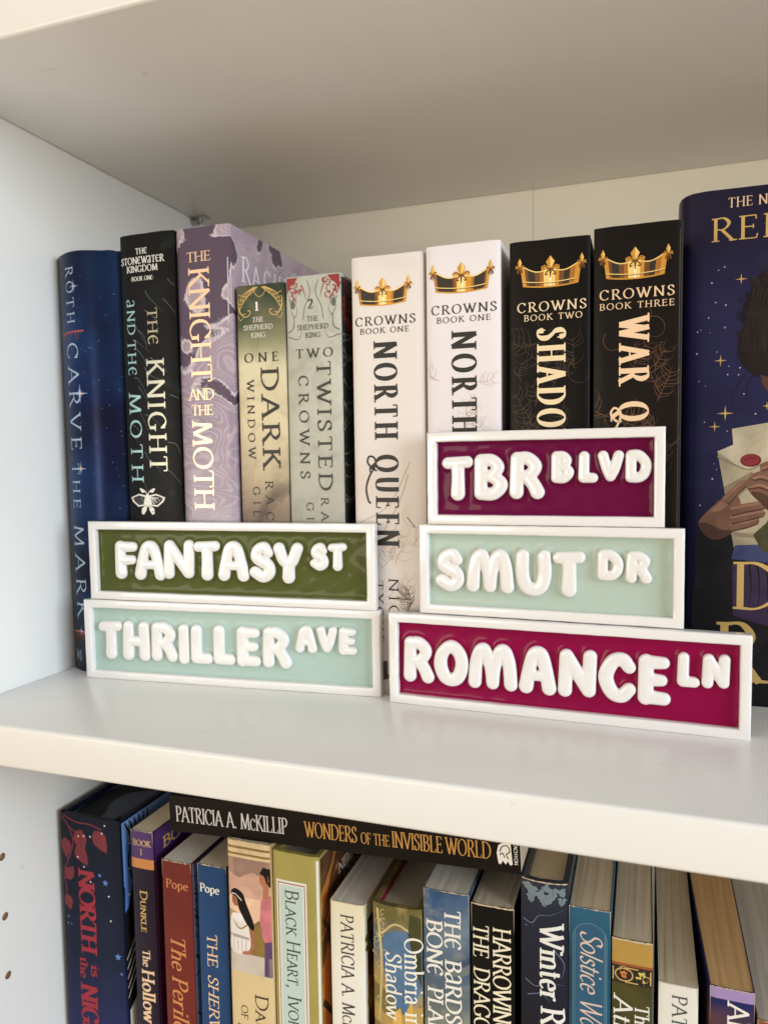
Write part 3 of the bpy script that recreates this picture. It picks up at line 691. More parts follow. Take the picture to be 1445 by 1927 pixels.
a = Ink('title_lettering', sp, INKK, rt); kw = dict(thick=.17, thin=.065, serif=.8)
a.text('ONE', 'h', .38, 16.75, .46, 1.92, track=.5, **kw); a.text('DARK', 'd', 1.30, 16.42, .98, 5.05, track=.22, **kw); a.text('WINDOW', 'd', .48, 15.85, .40, 4.0, track=.5, **kw)
kw['thick'] = .13; a.text('RACHEL', 'd', 1.40, 10.7, .44, 4.3, track=.6, **kw); a.text('GILLIG', 'd', .68, 10.4, .40, 3.4, track=.6, **kw); a.build()
d = Ink('gold_scrollwork', sp, GOLDP, rt)
for s in (-1, 1):
    f = lambda x, y: (1.33+s*x, y)
    for k in range(5): d.line([f(.1+k*.05, 20.5), f(.35+k*.16, 20.30-k*.05), f(.75+k*.1, 20.05-k*.16), f(1.22, 20.2-k*.24)], .03, 0)
    d.line([f(1.24, 19.9), f(1.2, 19.4), f(.9, 19.05), f(.62, 19.12), f(.55, 19.3), f(.7, 19.36)], .045, 0); d.line([f(1.26, 19.6), f(1.05, 19.2), f(.8, 19.2)], .03, 0)
    d.line([f(.0, 20.0), f(.2, 20.1), f(.35, 20.38)], .03, 0); d.line([f(.95, 19.0), f(1.15, 18.9), f(1.25, 19.15)], .03, 0)
d.build('gold_scrollwork')

# --- pale grey paperback
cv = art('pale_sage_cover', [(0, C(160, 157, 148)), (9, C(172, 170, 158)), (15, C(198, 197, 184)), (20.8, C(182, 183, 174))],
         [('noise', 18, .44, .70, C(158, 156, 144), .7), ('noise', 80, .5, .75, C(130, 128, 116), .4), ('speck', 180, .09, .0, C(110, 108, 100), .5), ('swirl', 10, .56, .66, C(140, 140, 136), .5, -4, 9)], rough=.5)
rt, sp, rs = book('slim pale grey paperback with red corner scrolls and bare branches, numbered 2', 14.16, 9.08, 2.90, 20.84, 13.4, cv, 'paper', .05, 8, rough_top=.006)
a = Ink('title_lettering', sp, M('ink_soft_black', C(40, 38, 34), rough=.5), rt)
a.text('2', 'h', 1.20, 19.22, .46, thick=.2, thin=.08); kw = dict(thick=.13, thin=.06)
for s, v, l in (('THE', 18.60, .62), ('SHEPHERD', 18.20, 1.68), ('KING', 17.80, .80)): a.text(s, 'h', 1.43, v, .25, l, center=True, track=.1, **kw)
kw = dict(thick=.16, thin=.06, serif=.8)
a.text('TWO', 'h', .48, 16.82, .44, 2.0, track=.35, **kw); a.text('TWISTED', 'd', 1.60, 16.6, .74, 6.4, track=.25, **kw); a.text('CROWNS', 'd', .60, 15.95, .52, 5.15, track=.5, **kw)
kw['thick'] = .13; a.text('RACHEL', 'd', 1.70, 9.85, .40, 4.1, track=.6, **kw); a.text('GILLIG', 'd', .90, 9.6, .38, 3.4, track=.6, **kw); a.build()
RED = M('ink_deep_red', C(140, 34, 32), rough=.5); BR = M('ink_branch_grey', C(92, 92, 88), rough=.5)
d = Ink('cover_art', sp, [RED, BR, M('cover_dark_edge', C(30, 30, 32), rough=.5)], rt, lift=.005)
for s in (-1, 1):
    f = lambda x, y: (1.46+s*x, y)
    d.poly([f(1.42, 20.78), f(.8, 20.78), f(1.0, 20.5), f(1.2, 20.4), f(1.42, 20.0)], 0)
    d.line([f(.6, 20.4), f(.45, 20.0), f(.40, 19.7)], .06, 0, True, True); d.line([f(1.1, 19.9), f(.9, 19.6), f(1.0, 19.4)], .06, 0, True, True)
    for k in range(16): swirl(d, *f(random.uniform(.62, 1.32), random.uniform(19.75, 20.65)), random.uniform(.12, .22), 0, .055, random.uniform(0, 6), .8, random.choice((-1, 1)))
    d.line([f(1.38, 18.1), f(1.1, 18.3), f(1.05, 18.8), f(1.2, 19.2), f(1.15, 19.6)], .06, 1, True, True); d.line([f(1.05, 18.8), f(.85, 19.1), f(.95, 19.5)], .04, 1, True, True)
    d.line([f(1.4, 17.9), f(.9, 17.75), f(.7, 17.9), f(.62, 18.3)], .05, 1, True, True); d.line([f(.3, 20.6), f(.15, 20.0), f(.45, 19.3), f(.55, 18.7)], .035, 1)
    for k in range(5): d.line([f(1.1, 19.3), f(.95+k*.09, 19.75)], .03, 1, False)
    d.disc(1.46+s*1.1, 19.45, .13, 1, .2)
d.build()
d = Ink('front_art', rs, [RED, M('cover_dark_edge', C(30, 30, 32), rough=.5), BR], rt)
d.rect(.15, 13, .2, 20.7, 1)
for k in range(60):
    y, v = random.uniform(.2, 3), random.uniform(17.8, 20.6); d.line([(y, v), (y+.2, v+.15), (y+.25, v-.1), (y+.1, v-.2)], .06, 0)
for k in range(20):
    v = random.uniform(9, 18); d.line([(.1, v), (1.2, v+random.uniform(-.8, .8)), (2.6, v+random.uniform(.2, 2))], .09, 2, True, True)
d.build()

# --- the four crown books
GA, GB, GC_, GD = M('crown_gold_light', C(246, 208, 128), rough=.4, metal=.35), M('crown_gold', C(206, 146, 52), rough=.4, metal=.35), M('crown_bronze', C(112, 70, 24), rough=.45, metal=.3), M('crown_shadow', C(34, 22, 10), rough=.5)
def crown(sp, rt, u0, v0, w, dark):
    d = Ink('crown_emblem', sp, [GA, GB, GC_, GD, M('crown_glint', C(255, 240, 200), rough=.4), M('crown_amber', C(168, 108, 36), rough=.4, metal=.35)], rt); h = w*.46
    f = lambda x, y: (u0+x*w, v0+y*h)
    top = lambda x: .64-.16*math.sin(math.pi*min(1, abs(x-.5)/.40))**1+.10*abs(x-.5)*2
    bot = lambda x: .02+.10*(2*x-1)**2
    n = 60; tone = []
    for i in range(n):
        x = .06+.88*i/n; xm = x+.44/n
        tone.append((5 if xm < .11 else 3 if xm < .36 else 2 if xm < .40 else 5 if xm < .43 else 0 if xm < .50 else 4 if xm < .53 else 0 if xm < .58 else 1 if xm < .66 else 5 if xm < .70 else 3 if xm < .86 else 2 if xm < .89 else 1) if not dark else (1 if xm < .12 else 2 if xm < .17 else 3 if xm < .27 else 2 if xm < .34 else 5 if xm < .40 else 0 if xm < .48 else 4 if xm < .52 else 0 if xm < .57 else 1 if xm < .63 else 2 if xm < .70 else 3 if xm < .80 else 5 if xm < .86 else 1))
    i = 0
    while i < n:
        j = i
        while j < n and tone[j] == tone[i]: j += 1
        xs = [.06+.88*k/n for k in range(i, j+1)]
        sh = lambda x, y: f(.5+(x-.5)*(.88+.14*y), y)
        d.poly([sh(x, bot(x)) for x in xs]+[sh(x, top(x)) for x in reversed(xs)], tone[i]); i = j
    xs = [.06+.88*k/24 for k in range(25)]
    d.line([f(.5+(x-.5)*(.88+.14*top(x)), top(x)) for x in xs], w*.016, 0, False)
    d.line([f(.5+(x-.5)*.91, bot(x)+.16) for x in xs], w*.012, 0, False); d.line([f(.5+(x-.5)*.91, bot(x)+.13) for x in xs], w*.009, 3, False); d.line([f(.5+(x-.5)*.89, bot(x)+.02) for x in xs], w*.02, 1, False)
    def fleur(cx, cy, s, sq):
        g = lambda x, y: f(cx+x*s*sq, cy+y*s*2.1)
        d.poly([g(0, 1.0), g(.32, .55), g(.14, .12), g(-.14, .12), g(-.32, .55)], 1); d.poly([g(0, .97), g(.28, .55), g(.05, .15), g(0, .15)], 0)
        for q in (-1, 1):
            d.poly([g(q*.10, .12), g(q*.40, .34), g(q*.66, .22), g(q*.62, -.06), g(q*.42, .05), g(q*.16, -.08)], 1)
            d.line([g(q*.16, .06), g(q*.42, .24), g(q*.58, .12)], w*.012, 2)
            d.line([g(q*.05, -.02), g(q*.30, -.22), g(q*.34, -.40), g(q*.18, -.36)], w*.02, 2)
        d.poly([g(-.2, .10), g(.2, .10), g(.2, -.02), g(-.2, -.02)], 2)
        d.poly([g(-.1, -.02), g(.1, -.02), g(.03, -.62), g(-.03, -.62)], 2)
    fleur(.5, .58, .20, 1.0); fleur(.06, .68, .15, .62); fleur(.94, .68, .15, .62)
    d.build()
CREAM1 = art('ivory_cover', [(0, C(204, 195, 189)), (4, C(218, 209, 204)), (21.4, C(226, 218, 214))], [('noise', 14, .5, .8, C(204, 178, 158), .38)], rough=.42)
WHITE1 = art('white_cover', [(0, C(220, 210, 208)), (12, C(224, 216, 218)), (21.6, C(230, 224, 228))], [('noise', 11, .55, .8, C(216, 190, 172), .4, -2, 17)], rough=.38)
BLACK1 = art('black_brown_cover', [(0, C(15, 10, 8)), (21.6, C(13, 10, 9))], [('noise', 8, .45, .8, C(26, 18, 15), .8)], rough=.42)
BLACK2 = art('warm_black_cover', [(0, C(19, 13, 10)), (21.6, C(19, 14, 11))], [('noise', 8, .45, .8, C(33, 23, 17), .8)], rough=.42)
TAN = M('ink_pale_gold', C(232, 208, 170), rough=.45, metal=.1); PEACH = M('ink_peach_gold', C(234, 198, 162), rough=.45, metal=.1)
LB = M('ink_feather_brown', C(176, 152, 134), rough=.5); LD = M('ink_feather_dark', C(74, 62, 54), rough=.5); LC = M('ink_copper', C(92, 60, 42), rough=.45, metal=.2); LS = M('ink_bronze', C(66, 52, 40), rough=.45, metal=.2)
serif = dict(thick=.15, thin=.06, serif=.7)
bold = dict(thick=.185, thin=.05, serif=.75, xs=.70, nib=3)
def crown_book(label, x0, y0, w, h, cv, ink, cu, cvv, cw, s1, b1, title, tu, tv, tcap, lay, dark, fmat, extra=None, page=PAGEW):
    rt, sp, rs = book(label, x0, y0, w, h, 13.6, cv, 'paper', .10, 10, rough_top=.008, page=page)
    crown(sp, rt, cu, cvv, cw, dark)
    a = Ink('series_lettering', sp, ink, rt)
    a.text('CROWNS', 'h', s1[0], s1[1], .42, s1[2], track=.22, **serif); a.text(b1[3], 'h', b1[0], b1[1], .27, b1[2], track=.2, thick=.14, thin=.07, serif=.6); a.build()
    a = Ink('title_lettering', sp, ink, rt)
    for s, v, l in title: a.text(s, 'd', tu, v, tcap, l, track=.24, **bold)
    if extra: extra(a)
    a.build()
    d = Ink('cover_art', sp, fmat, rt, lift=.007); lay(d, w)
    d.V = [(min(max(x, .05), w-.05), y, z) for x, y, z in d.V]
    d.build('feather_art'); return rt, sp, rs
def qtail(a):
    a.line([(1.18, 11.15), (.95, 11.3), (.72, 11.55), (.78, 11.85), (1.05, 11.8), (1.12, 11.45), (.8, 10.9), (.62, 10.3), (.72, 9.7), (.85, 9.55)], .09, 0)
    kw = dict(thick=.13, thin=.05, serif=.6)
    a.text('NICOLE', 'd', 1.72, 5.85, .50, 4.2, track=.3, **kw); a.text('TYCHE', 'd', 1.0, 5.7, .42, 3.1, track=.3, **kw)
def lay1(d, w):
    for k in range(10): swirl(d, random.uniform(.3, w-.3), random.uniform(1, 11), random.uniform(.4, 1.1), 0, .022, random.uniform(0, 6), .7, random.choice((-1, 1)))
    for k in range(9): feather(d, random.uniform(.2, w-.6), random.uniform(2.6, 12.5), random.uniform(.3, 2.6), random.uniform(.9, 1.7), 6, 0, .02)
    for k in range(4): feather(d, random.uniform(1.4, w-.6), random.uniform(2.6, 5), random.uniform(.3, 2.6), 1.1, 7, 1, .028)
    d.line([(1.5, 8.2), (2.3, 9.6), (2.8, 11)], .03, 0); d.line([(.3, 8.6), (1.8, 9.5), (2.9, 11.6)], .03, 0); d.line([(2.7, 8.9), (3.1, 8.4)], .04, 1, False)
    d.poly([(.75, .55), (1.25, 1.65), (1.6, 1.7), (1.6, .9), (1.2, .5)], 1); d.poly([(.9, 1.2), (1.7, 1.0), (1.6, .75), (.9, .8)], 1)
crown_book('ivory paperback with gold crown whose whole black title column shows above the signs', 17.58, 9.36, 3.64, 21.50, CREAM1, INKK, .13, 19.08, 2.96, (.18, 18.20, 3.06), (.42, 17.80, 2.5, 'BOOK ONE'),
           [('NORTH', 17.35, 4.6), ('QUEEN', 11.88, 4.4)], 1.12, 0, 1.17, lay1, False, [LB, LD], qtail)
def lay2(d, w):
    for k in range(6): feather(d, random.uniform(.2, w-.9), random.uniform(13, 15.5), random.uniform(.2, 2.6), random.uniform(.8, 1.3), 5, 0, .018)
crown_book('white paperback with gold crown standing behind the left end of the purple sign', 21.40, 9.22, 3.50, 21.58, WHITE1, INKK, .15, 19.32, 3.1, (.25, 18.42, 3.08), (.5, 18.02, 2.55, 'BOOK ONE'),
           [('NORTH', 17.55, 4.65), ('QUEEN', 12.1, 4.4)], 1.22, 0, 1.16, lay2, False, [LB])
def lay3(d, w):
    for k in range(15): feather(d, random.uniform(.2, w-.6), random.uniform(9.5, 17.2), random.uniform(.2, 2.8), random.uniform(1.0, 1.9), 7, 0, .022)
    for k in range(8): swirl(d, random.uniform(.3, w-.3), random.uniform(10, 18), random.uniform(.3, .7), 0, .025, random.uniform(0, 6), .8, random.choice((-1, 1)))
crown_book('black paperback with gold crown between the white and the rightmost crown book', 25.32, 9.22, 3.52, 21.36, BLACK1, TAN, .28, 19.22, 3.08, (.35, 18.22, 3.02), (.65, 17.82, 2.55, 'BOOK TWO'),
           [('SHADOW', 17.42, 5.5)], 1.24, 0, 1.24, lay3, True, [LS], page=PAGE)
def wq(a): a.line([(1.2, 13.2), (.95, 13.25), (.75, 13.55), (.9, 13.8), (1.15, 13.6), (1.1, 13.2), (.8, 12.7), (.5, 12.5)], .09, 0)
def lay4(d, w):
    for k in range(12): feather(d, random.uniform(.2, w-.6), random.uniform(9.5, 17.0), random.uniform(.2, 2.8), random.uniform(1.2, 2.2), 8, 0, .028)
    for k in range(9): swirl(d, random.uniform(.3, w-.3), random.uniform(6, 18), random.uniform(.3, .7), 0, .028, random.uniform(0, 6), .8, random.choice((-1, 1)))
    d.line([(w-.12, .5), (w-.12, 21.2)], .02, 0, False)
crown_book('black paperback with gold crown and copper leaf lines, next to the starry blue book', 29.0, 9.22, 3.62, 21.58, BLACK2, PEACH, .2, 19.25, 3.02, (.25, 18.48, 3.05), (.25, 18.05, 3.05, 'BOOK THREE'),
           [('WAR QUEEN', 17.65, 8.0)], 1.08, 0, 1.22, lay4, True, [LC], wq, page=PAGE)

# --- starry blue hardcover facing out
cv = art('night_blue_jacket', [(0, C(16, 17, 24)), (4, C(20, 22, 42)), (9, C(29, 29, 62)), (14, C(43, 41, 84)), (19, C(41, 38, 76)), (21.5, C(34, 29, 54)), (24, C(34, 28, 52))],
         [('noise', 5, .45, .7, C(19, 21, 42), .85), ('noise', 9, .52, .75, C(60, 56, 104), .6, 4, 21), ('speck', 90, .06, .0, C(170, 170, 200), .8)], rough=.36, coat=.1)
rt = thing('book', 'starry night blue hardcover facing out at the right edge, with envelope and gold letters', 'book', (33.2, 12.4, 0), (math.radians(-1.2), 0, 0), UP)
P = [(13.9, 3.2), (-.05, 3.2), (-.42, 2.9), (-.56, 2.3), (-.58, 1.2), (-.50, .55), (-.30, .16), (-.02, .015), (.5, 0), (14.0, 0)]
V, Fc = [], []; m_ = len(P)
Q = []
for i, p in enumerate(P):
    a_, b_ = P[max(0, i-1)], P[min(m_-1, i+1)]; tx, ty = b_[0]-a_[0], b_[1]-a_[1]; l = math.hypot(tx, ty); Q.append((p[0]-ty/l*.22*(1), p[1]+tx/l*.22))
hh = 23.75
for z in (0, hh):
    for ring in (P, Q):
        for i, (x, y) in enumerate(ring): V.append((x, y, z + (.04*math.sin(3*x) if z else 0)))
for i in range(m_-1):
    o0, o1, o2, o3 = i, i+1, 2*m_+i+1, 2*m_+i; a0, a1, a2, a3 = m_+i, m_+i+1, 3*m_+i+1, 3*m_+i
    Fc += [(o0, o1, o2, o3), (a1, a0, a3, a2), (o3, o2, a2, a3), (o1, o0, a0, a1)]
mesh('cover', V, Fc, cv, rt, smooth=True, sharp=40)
bm = bmesh.new(); add_box(bm, -.15, 13.5, .3, 2.9, .3, hh-.35); bm_obj('pages', bm, PAGE, rt)
HAIR, HAIR2 = P_('ink_dark_hair', C(34, 26, 26), rough=.5), P_('ink_hair_light', C(48, 38, 34), rough=.5)
ENV, ENV2, ENV3 = P_('ink_envelope', C(176, 162, 136), rough=.5), P_('ink_envelope_fold', C(148, 132, 106), rough=.5), P_('ink_envelope_pale', C(196, 182, 156), rough=.5)
SEAL, SEAL2 = P_('ink_wax', C(136, 52, 58), rough=.5), P_('ink_wax_dark', C(104, 32, 40), rough=.5)
SK, SK2, SK3 = P_('ink_skin', C(122, 88, 72), rough=.5), P_('ink_skin_deep', C(84, 56, 46), rough=.5), P_('ink_skin_pale', C(150, 110, 90), rough=.5)
COAT, COAT2 = P_('ink_coat', C(27, 25, 28), rough=.5), P_('ink_violet_cloth', C(60, 46, 72), rough=.5); BLU = P_('ink_blue_cloth', C(66, 72, 112), rough=.5); OLV = P_('ink_olive_cloth', C(74, 70, 46), rough=.5)
d = Ink('cover_art', fr, [HAIR, HAIR2, ENV, ENV2, ENV3, SEAL, SEAL2, SK, SK2, SK3, COAT, COAT2, BLU, OLV, GOLDP, M('ink_star_white', C(176, 176, 206), rough=.5)], rt, lift=.007)
for k in range(46): d.disc(random.uniform(.2, 3.6), random.uniform(8.8, 21.3), random.uniform(.018, .045), 15, n=7)
d.poly([(.0, .15), (0.15, 5.2), (.35, 6.6), (.45, 8.0), (.9, 8.9), (1.7, 8.1), (2.0, 7.1), (3.6, 6.7), (6.0, 8.5), (9, 10), (12, 9), (13.8, 6), (13.8, .15)], 10)
d.poly([(1.2, 5.0), (.45, 5.9), (.2, 7.2), (.6, 8.6), (1.2, 8.0), (1.6, 6.6)], 10, True)
d.poly([(1.9, 4.2), (1.85, 6.6), (2.8, 6.9), (4.6, 6.8), (5.4, 4.4), (4.0, 3.6)], 11)
for k in range(5): d.line([(2.2+k*.35, 6.7), (2.3+k*.35, 5.6), (2.15+k*.4, 4.4)], .08, 10, True, True)
# envelopes
d.poly([(1.75, 13.5-.62), (5.6, 13.5), (5.4, 8.6), (2.2, 8.1)], 4)
d.poly([(1.15, 11.85), (4.6, 13.3), (6.2, 12.0), (5.0, 7.8), (1.9, 7.4), (1.55, 9.6)], 2)
d.poly([(1.15, 11.85), (2.35, 10.95), (4.4, 12.3), (4.6, 13.3), (2.6, 12.5)], 4); d.line([(1.15, 11.6), (2.4, 11.0), (3.0, 11.25)], .06, 3)
d.poly([(1.45, 10.2), (2.6, 10.9), (4.0, 9.2), (3.2, 7.8), (1.9, 7.9)], 3); d.poly([(1.75, 9.5), (2.8, 10.4), (3.6, 9.4), (3.0, 8.0), (1.95, 8.1)], 2)
d.disc(2.56, 11.42, .44, 6, .30, 20); d.disc(2.54, 11.44, .38, 5, .25, 20); d.line([(2.3, 11.4), (2.5, 11.52), (2.8, 11.5)], .05, 6)
d.poly([(1.95, 7.5), (1.8, 6.85), (3.9, 6.7), (3.9, 7.6)], 12)
d.poly([(2.7, 8.0), (3.5, 8.8), (5, 8.8), (5, 7.2), (3.1, 7.2)], 13)
# hands
def finger(p, w, mi, sh):
    P = spline([np.array(q, float) for q in p], 6); n = len(P); row = []; row2 = []
    for i, q in enumerate(P):
        t = P[min(n-1, i+1)]-P[max(0, i-1)]; t = t/np.linalg.norm(t); k = i/(n-1); ww = w*(1-.25*k)*math.sqrt(max(.02, 1-max(0, (k-.86)/.14)**2)); N = np.array((-t[1], t[0]))
        row.append((q, N*ww/2)); row2.append((q+N*ww*.22, N*ww*.16))
    d.strip([(q-np.array((0, .045)), n_*1.15) for q, n_ in row], sh); d.strip(row, mi); d.strip(row2, 9)
d.poly([(.38, 8.55), (.75, 9.05), (1.3, 9.6), (1.75, 9.9), (2.1, 9.7), (2.2, 9.0), (2.0, 8.3), (1.5, 7.85), (.95, 7.75), (.55, 8.1)], 7, True)
d.poly([(.38, 8.5), (.8, 8.5), (1.4, 8.2), (1.9, 8.2), (1.5, 7.85), (.95, 7.75), (.55, 8.1)], 8, True); d.poly([(.9, 9.1), (1.35, 9.55), (1.75, 9.75), (1.7, 9.45), (1.3, 9.1)], 9, True)
finger([(1.7, 8.35), (2.4, 8.5), (2.95, 8.72)], .36, 7, 8); finger([(1.75, 8.7), (2.5, 8.88), (3.2, 9.05)], .40, 7, 8); finger([(1.75, 9.1), (2.5, 9.28), (3.3, 9.42)], .42, 7, 8)
finger([(1.5, 9.55), (1.9, 10.0), (2.4, 10.5)], .40, 7, 8)
d.poly([(2.4, 10.5), (2.5, 10.0), (2.95, 9.5), (3.6, 8.9), (4.6, 8.9), (4.9, 10.6), (4.2, 11.6), (3.4, 11.3), (2.9, 10.9)], 7, True); d.poly([(2.6, 9.95), (2.95, 9.5), (3.6, 8.9), (4.4, 8.9), (3.8, 9.4), (3.1, 9.9)], 8, True)
finger([(3.4, 10.2), (2.95, 10.35), (2.42, 10.22)], .36, 7, 8); finger([(3.5, 10.6), (3.0, 10.75), (2.6, 10.62)], .38, 7, 8); finger([(3.8, 11.0), (3.3, 11.2), (2.95, 11.05)], .38, 7, 8)
# hair seen from behind
d.poly([(3.0, 19.9), (2.5, 19.4), (2.45, 18.9), (2.15, 18.4), (2.2, 17.6), (1.95, 17.0), (2.05, 16.0), (2.4, 15.5), (2.9, 15.2), (3.4, 15.6), (4.6, 15.8), (5.2, 17.2), (4.9, 19.3), (4.0, 20.2)], 0, True)
for k in range(26): q = random.uniform(-.12, .12); e = random.uniform(0, 1.6); d.line([(2.5+e+q, 19.3-.25*e), (2.3+e*.9+q, 18.0), (2.2+e*.8-q, 16.8+q), (2.5+e*.7, 15.6+q)], random.uniform(.02, .07), random.choice((0, 1, 1)), True, True)
for pts in ([(2.3, 15.4), (2.0, 14.9), (1.75, 14.2), (1.9, 13.9)], [(2.6, 15.3), (2.3, 14.5), (2.5, 14.0)], [(2.6, 19.2), (2.9, 20.0), (3.3, 20.2)], [(2.1, 17), (1.9, 16.2), (2.0, 15.6)]): d.line(pts, .035, 0, True, True)
for k in range(34): an = random.uniform(1.4, 5.0); d.line([(3.4+1.25*math.cos(an)+.25*math.cos(t*1.3+k)*t/3, 17.6+2.2*math.sin(an)+.3*math.sin(t+k)*t/3) for t in np.linspace(0, 5, 7)], random.uniform(.03, .09), random.choice((0, 0, 1)), True, True)
d.poly([(2.9, 15.3), (3.4, 15.1), (3.4, 14.3), (3.0, 14.8)], 8)
for (u, v, s) in ((2.05, 19.67, .26), (1.23, 16.03, .28), (1.46, 13.60, .36), (1.02, 13.0, .26), (3.19, 13.88, .2)): d.star(u, v, s, 14, 4, .16)
d.build()
a = Ink('title_lettering', fr, [GOLDP, PEACH], rt, lift=.012); kw = dict(thick=.13, thin=.045, serif=.7)
a.text('THE NEW', 'h', 1.46, 22.93, .44, 2.45, 1, track=.1, **kw); a.text('REBECCA', 'h', .78, 21.45, 1.05, 7.6, 0, track=.16, **kw); a.build('author_lettering'); a = Ink('title_lettering', fr, GOLDP, rt, lift=.012)
a.text('DIVINE', 'h', 1.88, 4.52, 2.2, 10.0, 0, track=.1, **kw); a.text('RIVALS', 'h', 1.2, 1.12, 2.75, 11.2, 0, track=.1, **kw); a.build()

# ------------------------------------------------------------------ lower shelf
H0 = -ZL
GIL = M('ink_crimson', C(158, 26, 44), rough=.5); LEAF = M('ink_leaf_red', C(124, 28, 40), rough=.5); SKYB = M('ink_star_blue', C(86, 128, 196), rough=.5)
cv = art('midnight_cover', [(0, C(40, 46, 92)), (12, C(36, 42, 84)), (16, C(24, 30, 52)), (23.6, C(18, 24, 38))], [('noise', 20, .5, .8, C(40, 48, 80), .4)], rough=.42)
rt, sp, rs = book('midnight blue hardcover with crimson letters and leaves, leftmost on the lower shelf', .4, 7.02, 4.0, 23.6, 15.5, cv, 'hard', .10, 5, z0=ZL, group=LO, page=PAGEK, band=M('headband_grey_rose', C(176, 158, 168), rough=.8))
a = Ink('title_lettering', sp, GIL, rt); kw = dict(thick=.24, thin=.08, serif=1.1)
a.text('NORTH', 'd', 1.2, 20.5, 1.05, 4.75, track=.0, **kw); a.text('is', 'd', 1.80, 15.05, .56, .66, **kw); a.text('the', 'd', 1.05, 15.4, .5, 1.2, **kw); a.text('NIGHT', 'd', 1.05, 13.8, 1.1, 4.0, **kw); a.build()
d = Ink('cover_art', sp, [LEAF, SKYB, INKW, M('ink_leaf_dark', C(74, 18, 28), rough=.5)], rt, lift=.005)
def leaf(d, u, v, ang, L, mi, vein, wd=.36):
    ca, sa = math.cos(ang), math.sin(ang); f = lambda t, o: (u+ca*t*L-sa*o*L, v+sa*t*L+ca*o*L)
    d.poly([f(0, 0), f(.2, wd*.8), f(.45, wd), f(.75, wd*.6), f(1.05, 0), f(.75, -wd*.6), f(.45, -wd), f(.2, -wd*.8)], mi)
    d.line([f(0, 0), f(1, 0)], .04, vein, False)
    for t in (.2, .38, .56, .72):
        for s in (-1, 1): d.line([f(t, 0), f(t+.16, s*wd*.75)], .028, vein, False)
for (u, v, an, L) in ((2.4, 22.9, -1.0, 1.35), (1.3, 22.8, -1.4, 1.3), (1.1, 21.8, -.9, 1.2), (.35, 22.2, -1.5, 1.1), (.25, 19.8, .9, 1.0), (.3, 18.9, -1.3, .9)): leaf(d, u, v, an, L, 0, 3)
for pts in ([(.1, 23.4), (.6, 22.9), (.9, 22.0), (.5, 20.9), (.15, 20.3)], [(.2, 23.5), (1.2, 23.2), (2.0, 23.2), (2.9, 23.0)], [(.6, 22.9), (1.2, 22.6), (1.6, 22.8)], [(.12, 21.4), (.5, 21.0), (.7, 21.4), (.4, 21.7)], [(.1, 20.0), (.3, 19.2), (.15, 18.2)]): d.line(pts, .07, 0)
for (u, v) in ((1.66, 22.47), (3.19, 19.26), (3.26, 17.87), (3.10, 23.26), (1.3, 22.4), (2.1, 22.5), (1.2, 21.2), (1.6, 20.7), (2.0, 19.9), (2.9, 22.8)): d.disc(u, v, .05, 2)
for (u, v, r) in ((2.64, 20.38, .13), (3.0, 20.0, .2), (3.63, 15.87, .22), (3.8, 14.9, .1), (.35, 17.6, .1), (.3, 17.2, .09), (.55, 17.2, .08)): d.star(u, v, r, 1, 5, .45)
d.build()
d = Ink('front_art', rs, [SKYB, M('ink_soft_blue', C(110, 146, 204), rough=.5), INKK, INKW], rt)
d.rect(.15, 15, .3, 23.4, 2)
d.poly([(.15, 23.4), (5, 23.4), (4.0, 22.3), (2.2, 21.6), (1.2, 20.6), (.2, 19.7)], 1, False); d.poly([(.4, 22.2), (1.4, 21.6), (1.0, 20.0), (.5, 18.5), (.2, 18.3)], 0)
for k in range(6): d.line([(.4+k*.4, 23.3), (.9+k*.3, 22.2), (.6+k*.35, 21.0), (.9+k*.3, 19.9)], .12, 2)
for k in range(5): d.line([(3.0-.1*k, 18.6-.5*k), (1.4, 17.0-.5*k), (.2, 15.6-.55*k)], .22, 3, True, True)
for k in range(7): d.disc(random.uniform(.4, 2), random.uniform(19, 22.6), .06, 3)
d.poly([(.3, 12.6), (1.6, 13.6), (3, 13.0), (3, 9), (.3, 9)], 3)
d.build()

cv = art('dark_plum_cover', [(0, C(40, 26, 44)), (20, C(30, 20, 36)), (21.4, C(32, 20, 40))], [('noise', 20, .5, .8, C(62, 32, 48), .6)], rough=.32, coat=.2)
rt, sp, rs = book('dark plum paperback with purple top band marked BOOK I', 4.98, 7.22, 1.42, 23.2, 13.2, cv, 'paper', .06, 5, z0=ZL, group=LO, page=PAGE, rough_top=.01)
d = Ink('cover_bands', sp, [M('ink_purple_band', C(72, 40, 98), rough=.35), M('ink_orange_band', C(196, 126, 62), rough=.4)], rt, lift=.007); d.rect(.0, 1.42, 21.62, 23.15, 0); d.rect(.0, 1.42, 21.1, 21.64, 1); d.build()
a = Ink('title_lettering', sp, [GOLDP, PEACH], rt, lift=.007); kw = dict(thick=.16, thin=.07, serif=.8)
a.text('BOOK', 'h', .14, 22.35, .34, 1.14, track=.1, **kw); a.text('I', 'h', .62, 21.85, .34, **kw); a.text('Dunkle', 'd', .50, 19.85, .46, 2.35, small=.72, **kw)
kw = dict(thick=.18, thin=.08, serif=.7); a.text('The', 'd', .52, 16.5, .48, .95, 1, **kw); a.text('Hollow', 'd', .44, 15.35, .78, 3.0, 1, **kw); a.build()
d = Ink('front_art', rs, [M('ink_purple_band', C(72, 40, 98), rough=.35), GOLDP, M('ink_wine', C(66, 30, 54), rough=.4)], rt, lift=.007); d.rect(.1, 13, 21.4, 23.15, 0); d.rect(.1, 13, .2, 21.35, 2); d.text('BOOK', 'h', .85, 21.9, .62, 3.4, 1, **kw); d.build()

